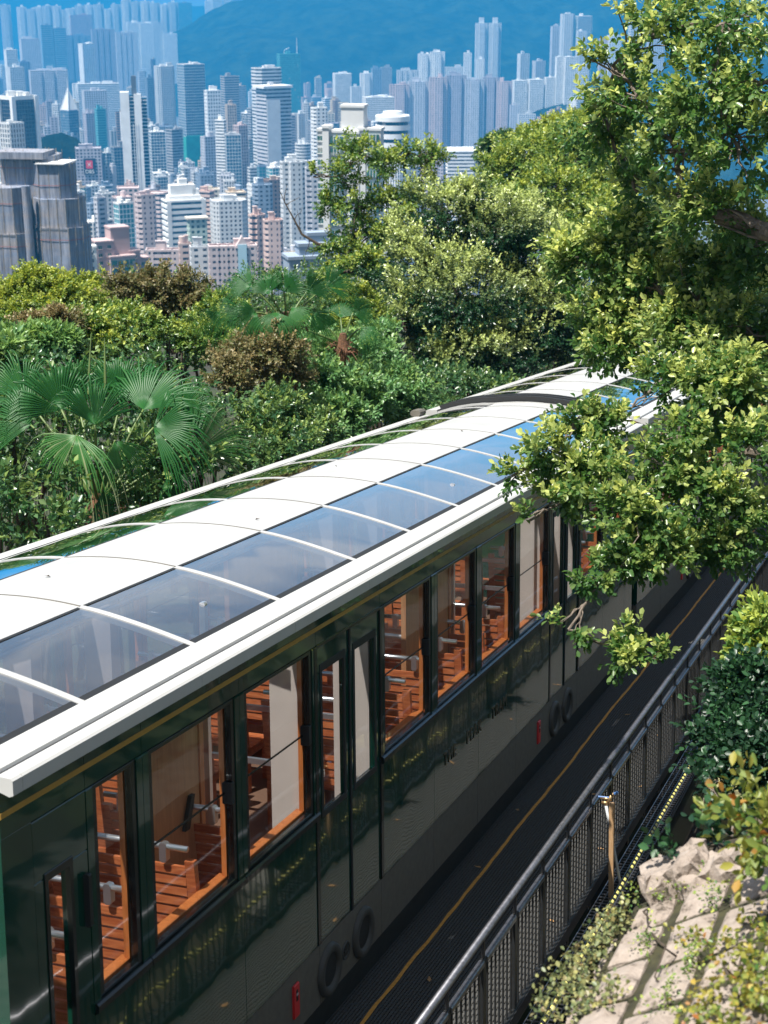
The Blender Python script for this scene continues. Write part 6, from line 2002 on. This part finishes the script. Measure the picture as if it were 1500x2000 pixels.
B(1124, 1157, 32, 3550, 'glass', 'white', 'blue', 'tall white-edged glass tower at the right of the glassy pair', rot=15, ybot=115)
B(1126, 1146, 62, 3450, 'resi', 'pale grey', 'dark', 'shorter pale tower before the white-edged glass tower', rot=15, ybot=115)
B(1170, 1190, 76, 3500, 'resi', 'pink', 'dark', 'pinkish tower left of the fig tree top', rot=15, ybot=110)
B(1186, 1214, 70, 3500, 'resi', 'white', 'dark', 'white tower right beside the pinkish one near the fig tree top', rot=15, ybot=110)
B(1229, 1262, 26, 3300, 'bands', 'white', 'dark', 'white banded tower partly behind the upper fig tree', rot=15, ybot=100)
B(1262, 1300, 50, 3300, 'resi', 'lilac grey', 'dark', 'lilac tower seen through the leaves of the upper fig tree', rot=15, ybot=100)
for i, (xl, xr, yt) in enumerate(((1085, 1104, 112), (1100, 1130, 112), (1000, 1030, 158), (1030, 1062, 156), (1064, 1084, 152), (1128, 1150, 128))):
    B(xl, xr, yt, 3150, 'grid', 'white', 'dark', ('small white block under the slim lilac tower', 'wide white block under the glassy pair', 'low white terrace below the grey stepped tower', 'low white terrace below the lilac hillock tower', 'small white villa on the hillock edge', 'small white block near the fig leaves on the hillock')[i], rot=15, ybot=yt + 15, plants=1, hmax=3)
# --- upper left
_twin = [(78, 102, 50), (104, 128, 56)]
for i, (xl, xr, yt) in enumerate(_twin):
    _r, fw, fd, h = B(xl, xr, yt, 4200, 'bands', 'blue grey', 'teal', ('left' if i == 0 else 'right') + ' one of the two dark teal towers with pale fronts', rot=8, ybot=126, plants=1, group='dark teal twin towers', fl=5)
    g = MB(); g.box(-fw * .3, fw * .3, -fd / 2 - 2, -fd / 2 - .5, 0, h * .62); g.build('pale_front', M['w_pale grey'], _r)
B(178, 224, 58, 4300, 'resi', 'mauve', 'dark', 'broad mauve housing slab right of the dark teal towers', rot=5, asp=.4, ybot=135, shape='comb', arg=4)
B(225, 267, 64, 4200, 'resi', 'lilac grey', 'dark', 'lilac housing slab right of the mauve one, at the foot of the hill', rot=5, asp=.4, ybot=130, shape='comb', arg=4)
B(128, 180, 70, 4500, 'resi', 'blue grey', 'dark', 'dark blue-grey housing slab between the teal twins and the mauve slab', rot=5, asp=.4, ybot=130, shape='comb', arg=4)
B(136, 179, 30, 5200, 'resi', 'rose', 'dark', 'rose-sided housing tower rising among the pale far row', rot=5, asp=.5, ybot=66)
B(153, 183, 86, 3600, 'resi', 'white', 'dark', 'slim white tower in front of the dark blue-grey slab', rot=25, ybot=158)
B(57, 131, 138, 3100, 'grid', 'lilac grey', 'dark', 'wide lilac grey housing block with three vertical joints', rot=6, asp=.4, ybot=195, shape='comb', arg=3)
B(38, 76, 76, 4000, 'resi', 'lilac grey', 'dark', 'lilac block left of the teal twin towers', rot=8, ybot=130)
B(8, 33, 98, 3300, 'grid', 'white', 'dark', 'white gridded tower near the left edge', rot=15, ybot=150)
B(14, 46, 132, 3000, 'grid', 'pale grey', 'dark', 'pale grey banded tower below the white gridded one at the left', rot=15, ybot=185)
B(35, 58, 122, 3200, 'resi', 'blue grey', 'dark', 'blue-grey tower left of the wide lilac block', rot=15, ybot=185)
B(0, 20, 10, 5600, 'resi', 'pale grey', 'dark', 'pale tower block cut by the left edge at the top', rot=4, ybot=80, shape='plus', group='far row of pale towers')
for i, (xl, yt) in enumerate(((32, 14), (52, 18), (66, 14), (82, 12), (100, 12), (116, 20), (129, 17), (146, 12), (164, 10), (183, 9), (200, 18), (216, 9), (236, 0), (254, 4), (274, 3), (293, 6), (310, 9), (328, 5))):
    nth = ('first', 'second', 'third', 'fourth', 'fifth', 'sixth', 'seventh', 'eighth', 'ninth', 'tenth', 'eleventh', 'twelfth', 'thirteenth', 'fourteenth', 'fifteenth', 'sixteenth', 'seventeenth', 'last')[i]
    B(xl, xl + 19, yt, 5500 + 60 * (i % 3), 'resi', ('white', 'pale grey')[i % 2], 'dark', f'{nth} pale tower from the left in the far row along the top', rot=4, ybot=70, shape='plus', group='far row of pale towers', plants=1, hmax=8)
B(347, 374, 6, 5600, 'glass', 'blue grey', 'teal', 'dark teal block at the right end of the far row', rot=4, ybot=36)
for i, (xl, xr, yt) in enumerate(((400, 416, 2), (414, 434, -2), (436, 452, 0), (452, 486, -14))):
    B(xl, xr, yt, 6200, 'resi', ('white', 'pale grey', 'pale grey', 'blue grey')[i], 'dark', ('thin white tower left of the far hill crest', 'pale tower second from the hill crest at the top', 'pale tower nearest the hill crest at the top', 'dark block cut by the top edge beside the hill crest')[i], rot=4, ybot=25)
for i, (xl, xr, yt) in enumerate(((247, 275, 44), (272, 300, 46), (298, 318, 44), (266, 284, 72), (318, 345, 66))):
    B(xl, xr, yt, 4900, 'resi', ('white', 'white', 'pale grey', 'pale grey', 'white')[i], 'dark', ('white block left of three at the foot of the main hill', 'white block in the middle of three at the foot of the main hill', 'pale block right of three at the foot of the main hill', 'short pale block below the three by the main hill', 'low white block on the edge of the main hill')[i], rot=6, ybot=80, asp=.5)

# --- everything between: rows of towers that fill the streets
rr = random.Random(2024)
COLS = ['white', 'white', 'pale grey', 'pale grey', 'lilac grey', 'pink', 'beige', 'cream', 'grey', 'blue grey', 'mauve', 'salmon', 'sand', 'brown']
STY = ['resi', 'resi', 'grid', 'grid', 'bands', 'fins', 'glass']
fwords = {'resi': 'apartment tower', 'grid': 'gridded block', 'bands': 'ribbon-windowed block', 'fins': 'vertically striped block', 'glass': 'glass-fronted block'}
rooms = {0: 'with a bare flat roof', 1: 'with one roof hut', 2: 'with two roof huts', 3: 'with three roof huts'}
def rel(px, py, dist):
    best = None
    for (xl, xr, yt, yb, d, lab) in heroes[:NH]:
        cx, cy_ = (xl + xr) / 2, (yt + yb) / 2
        s = math.hypot((px - cx) / 1.0, (py - cy_) / 1.2)
        if best is None or s < best[0]: best = (s, cx, cy_, d, lab, xl, xr)
    s, cx, cy_, d, lab, xl, xr = best
    lab = lab if lab.startswith('the ') else 'the ' + lab
    lab = ' '.join(lab.split()[:6])
    for cut in (' with', ' standing', ' carrying', ' of', ' in', ' left', ' right', ' just', ' behind', ' above', ' from', ' and', ' a', ' the', ' between', ' near', ' rising'):
        while lab.endswith(cut): lab = lab[:-len(cut)]
    where = 'left of' if px < xl else 'right of' if px > xr else ('in front of' if dist < d else 'behind')
    return where + ' ' + lab
NH = len(heroes)
count = 0
cands = []
used = set(labels)
for yrow in list(range(880, 1500, 26)) + list(range(1500, 2600, 42)) + list(range(2600, 5300, 95)):
    xmin, xmax = -.275 * yrow, .30 * yrow
    xx = xmin + rr.uniform(0, 30)
    while xx < xmax:
        wid = rr.uniform(9, 19) * (1.0 if yrow < 2600 else 1.4)
        x = xx + wid / 2; y = yrow + rr.uniform(-12, 12)
        xx += wid + rr.uniform(3, 11) * (1 if yrow < 1500 else 1.5)
        px = 750 + FPX * x / (y * math.cos(PITCH) + 300 * math.sin(PITCH) * .5 + .0)
        hfac = {0: (35, 95)}.get(0)
        H = rr.uniform(34, 100) if yrow < 2600 else rr.uniform(40, 120)
        if rr.random() < .12: H *= 1.35
        gz = float(ground_z(np.array(x), np.array(y)))
        def pix(zz):
            dv = Vector((x, y, zz - CAMZ)); cp, sp_ = math.cos(PITCH), math.sin(PITCH)
            f_ = dv.y * cp - dv.z * sp_; u_ = dv.y * sp_ + dv.z * cp
            return 750 + FPX * dv.x / f_, 1000 - FPX * u_ / f_, f_
        if yrow < 2600:
            lo_, hi_ = (395, 540) if yrow < 1100 else (330, 500) if yrow < 1500 else (250, 410) if yrow < 2000 else (185, 330)
            tgt = rr.uniform(lo_, hi_)
            px, _, _ = pix(gz + 80)
            for _ in range(90):
                py = pix(gz + H + 5)[1]
                if abs(py - tgt) < 4: break
                H += (py - tgt) * yrow / FPX * .9
            if not 26 < H < 240: continue
        ok = True
        for (tx, ty, tr) in taken:
            if math.hypot(x - tx, y - ty) < tr + wid * .62: ok = False; break
        if not ok: continue
        px, py, f_ = pix(gz + H + 5)
        if px < -40 or px > 1180 or (px > 640 and py > 330) or py > 560: continue
        if yrow > 4200 and px > 330: continue           # wooded hill
        if yrow > 2650 and px > 1000: continue
        hw = wid * .75 / f_ * FPX
        for (hxl, hxr, hyt, hyb, hd, lab) in heroes[:NH]:
            if hd > y and px + hw > hxl and px - hw < hxr:
                # keep the landmark's visible face clear
                need = hyb - 6
                if py < need:
                    # lower the roof until it sits under the landmark's visible foot
                    for _ in range(60):
                        H -= 3
                        px, py, f_ = pix(gz + H + 5)
                        if py >= need or H < 12: break
        if H < 14: continue
        style = rr.choice(STY); wc = rr.choice(COLS); pl = rr.randint(0, 3)
        gl = rr.choice(['dark', 'dark', 'dark', 'blue', 'green']) if style != 'glass' else rr.choice(['blue', 'teal', 'black'])
        size = 'tall' if H > 85 else 'low' if H < 40 else 'mid-height'
        where = rel(px, py + 10, y)
        lab = None
        for cand in (f'{wc} {fwords[style]} {where}', f'{size} {wc} {fwords[style]} {where}', f'{size} {wc} {fwords[style]} {rooms[pl]} {where}'):
            if cand not in used: lab = cand; break
        if lab is None:
            wc = rr.choice([c for c in COLS]); style = rr.choice(STY)
            lab = f'{size} {wc} {fwords[style]} {rooms[pl]} {where}'
            if lab in used: continue
        ws = lab.split()
        if len(ws) > 16: lab = ' '.join(ws[:16])
        if lab in used: continue
        used.add(lab)
        cands.append((y, px, py, hw, x, gz, H, wid, style, wc, pl, gl, lab, yrow))

extra = []
# keep only the towers that would show between the landmarks and the towers before them
cov = np.zeros((150, 340), bool)            # 4-pixel cells, x from -100
ev = [(h_[4], 0, h_) for h_ in heroes[:NH]] + [(c_[0], 1, c_) for c_ in cands]
ev.sort(key=lambda e_: (e_[0], e_[1]))
for _, kind_, it in ev:
    if kind_ == 0:
        x0_, x1_, y0_ = it[0], it[1], it[2]
    else:
        x0_, x1_, y0_ = it[1] - it[3] * .85, it[1] + it[3] * .85, it[2]
    i0, i1, j0 = int((x0_ + 100) / 4), int((x1_ + 100) / 4) + 1, max(0, int(y0_ / 4))
    i0 = max(0, i0)
    sub = cov[j0:, i0:i1]
    if kind_ == 1:
        vis = (~cov[j0:140, max(i0, 24):i1]).sum()
        if vis < 4: continue
        if count >= 190:
            extra.append(it); cov[j0:, i0:i1] = True; continue
        y, px, py, hw, x, gz, H, wid, style, wc, pl, gl, lab, yrow = it
        fw = wid / 1.15
        fd = fw * rr.uniform(.6, 1.1)
        gz -= 2
        rot = rr.choice((12, 18, 24, 30, -20)) + rr.uniform(-5, 5)
        root = empty('office_block' if style in ('glass', 'bands', 'fins') else 'apartment_block', (x, y, gz), lab, 'building', 'city towers between the landmarks', rz=R(rot))
        sh = rr.choice(['box', 'box', 'cham', 'plus'] if style in ('resi', 'grid') else ['box', 'box', 'cham'])
        poly = poly_box(fw, fd) if sh == 'box' else poly_cham(fw, fd, fw * .15) if sh == 'cham' else poly_plus(fw, fd, .5)
        facade(root, poly, 0, H, style, M['w_' + wc], M['g_' + gl], 3.2 if yrow < 2600 else 4.2, seed=count)
        roof_plant(root, fw * .85, fd * .85, H + .3, M['w_' + (wc if wc != 'brown' else 'beige')], count, pl, 6)
        taken.append((x, y, max(fw, fd) * .62))
        count += 1
    cov[j0:, i0:i1] = True
if extra:
    wb, gb = MB(), MB()
    for it in extra:
        y, px, py, hw, x, gz, H, wid, style, wc, pl, gl, lab, yrow = it
        a_ = R(20 + 10 * math.sin(x)); ca, sa = math.cos(a_), math.sin(a_)
        fw = wid / 1.15; poly = poly_box(fw, fw * .8)
        for mb_, fn in ((gb, lambda m_: m_.prism(poly, 0, H)), (wb, None)):
            i0_ = len(mb_.v)
            if fn: fn(mb_)
            else:
                fl_ = 3.4; nf_ = int(H / fl_)
                for k_ in range(nf_ + 1): ring(mb_, poly, .5, k_ * fl_, min(k_ * fl_ + 1.8, H + 1.2))
                piers(mb_, poly, .52, 0, H, 4.2, 2.3)
                mb_.prism(offset(poly, .5), H, H + .4)
                mb_.box(-fw * .2, fw * .2, -fw * .15, fw * .2, H + .4, H + 5)
            for q in range(i0_, len(mb_.v)):
                vx, vy, vz = mb_.v[q]
                mb_.v[q] = (x + vx * ca - vy * sa, y + vx * sa + vy * ca, gz + vz)
    rt_ = empty('distant_blocks', label='crowd of further small blocks that fills the gaps between the city towers', cat='buildings'); rt_['kind'] = 'stuff'
    o = wb.build('wall', M['w_pale grey'], rt_); o['kind'] = 'stuff'
    o = gb.build('window', M['g_dark'], rt_); o['kind'] = 'stuff'
print('fill towers', count, 'extra', len(extra), 'landmarks', NH)

# ------------------------------------------------------------------ air
m = bpy.data.materials.new('haze air'); m.use_nodes = True
n, l = m.node_tree.nodes, m.node_tree.links
n.clear()
o_ = n.new('ShaderNodeOutputMaterial'); v_ = n.new('ShaderNodeVolumePrincipled')
v_.inputs['Color'].default_value = HAZE_COLOR
v_.inputs['Density'].default_value = HAZE_DENSITY
v_.inputs['Anisotropy'].default_value = 0.0
l.new(v_.outputs[0], o_.inputs['Volume'])
g = MB(); g.box(-7000, 7000, -300, 12500, 1.0, 780)
hz = g.build('haze', m); hz['kind'] = 'stuff'
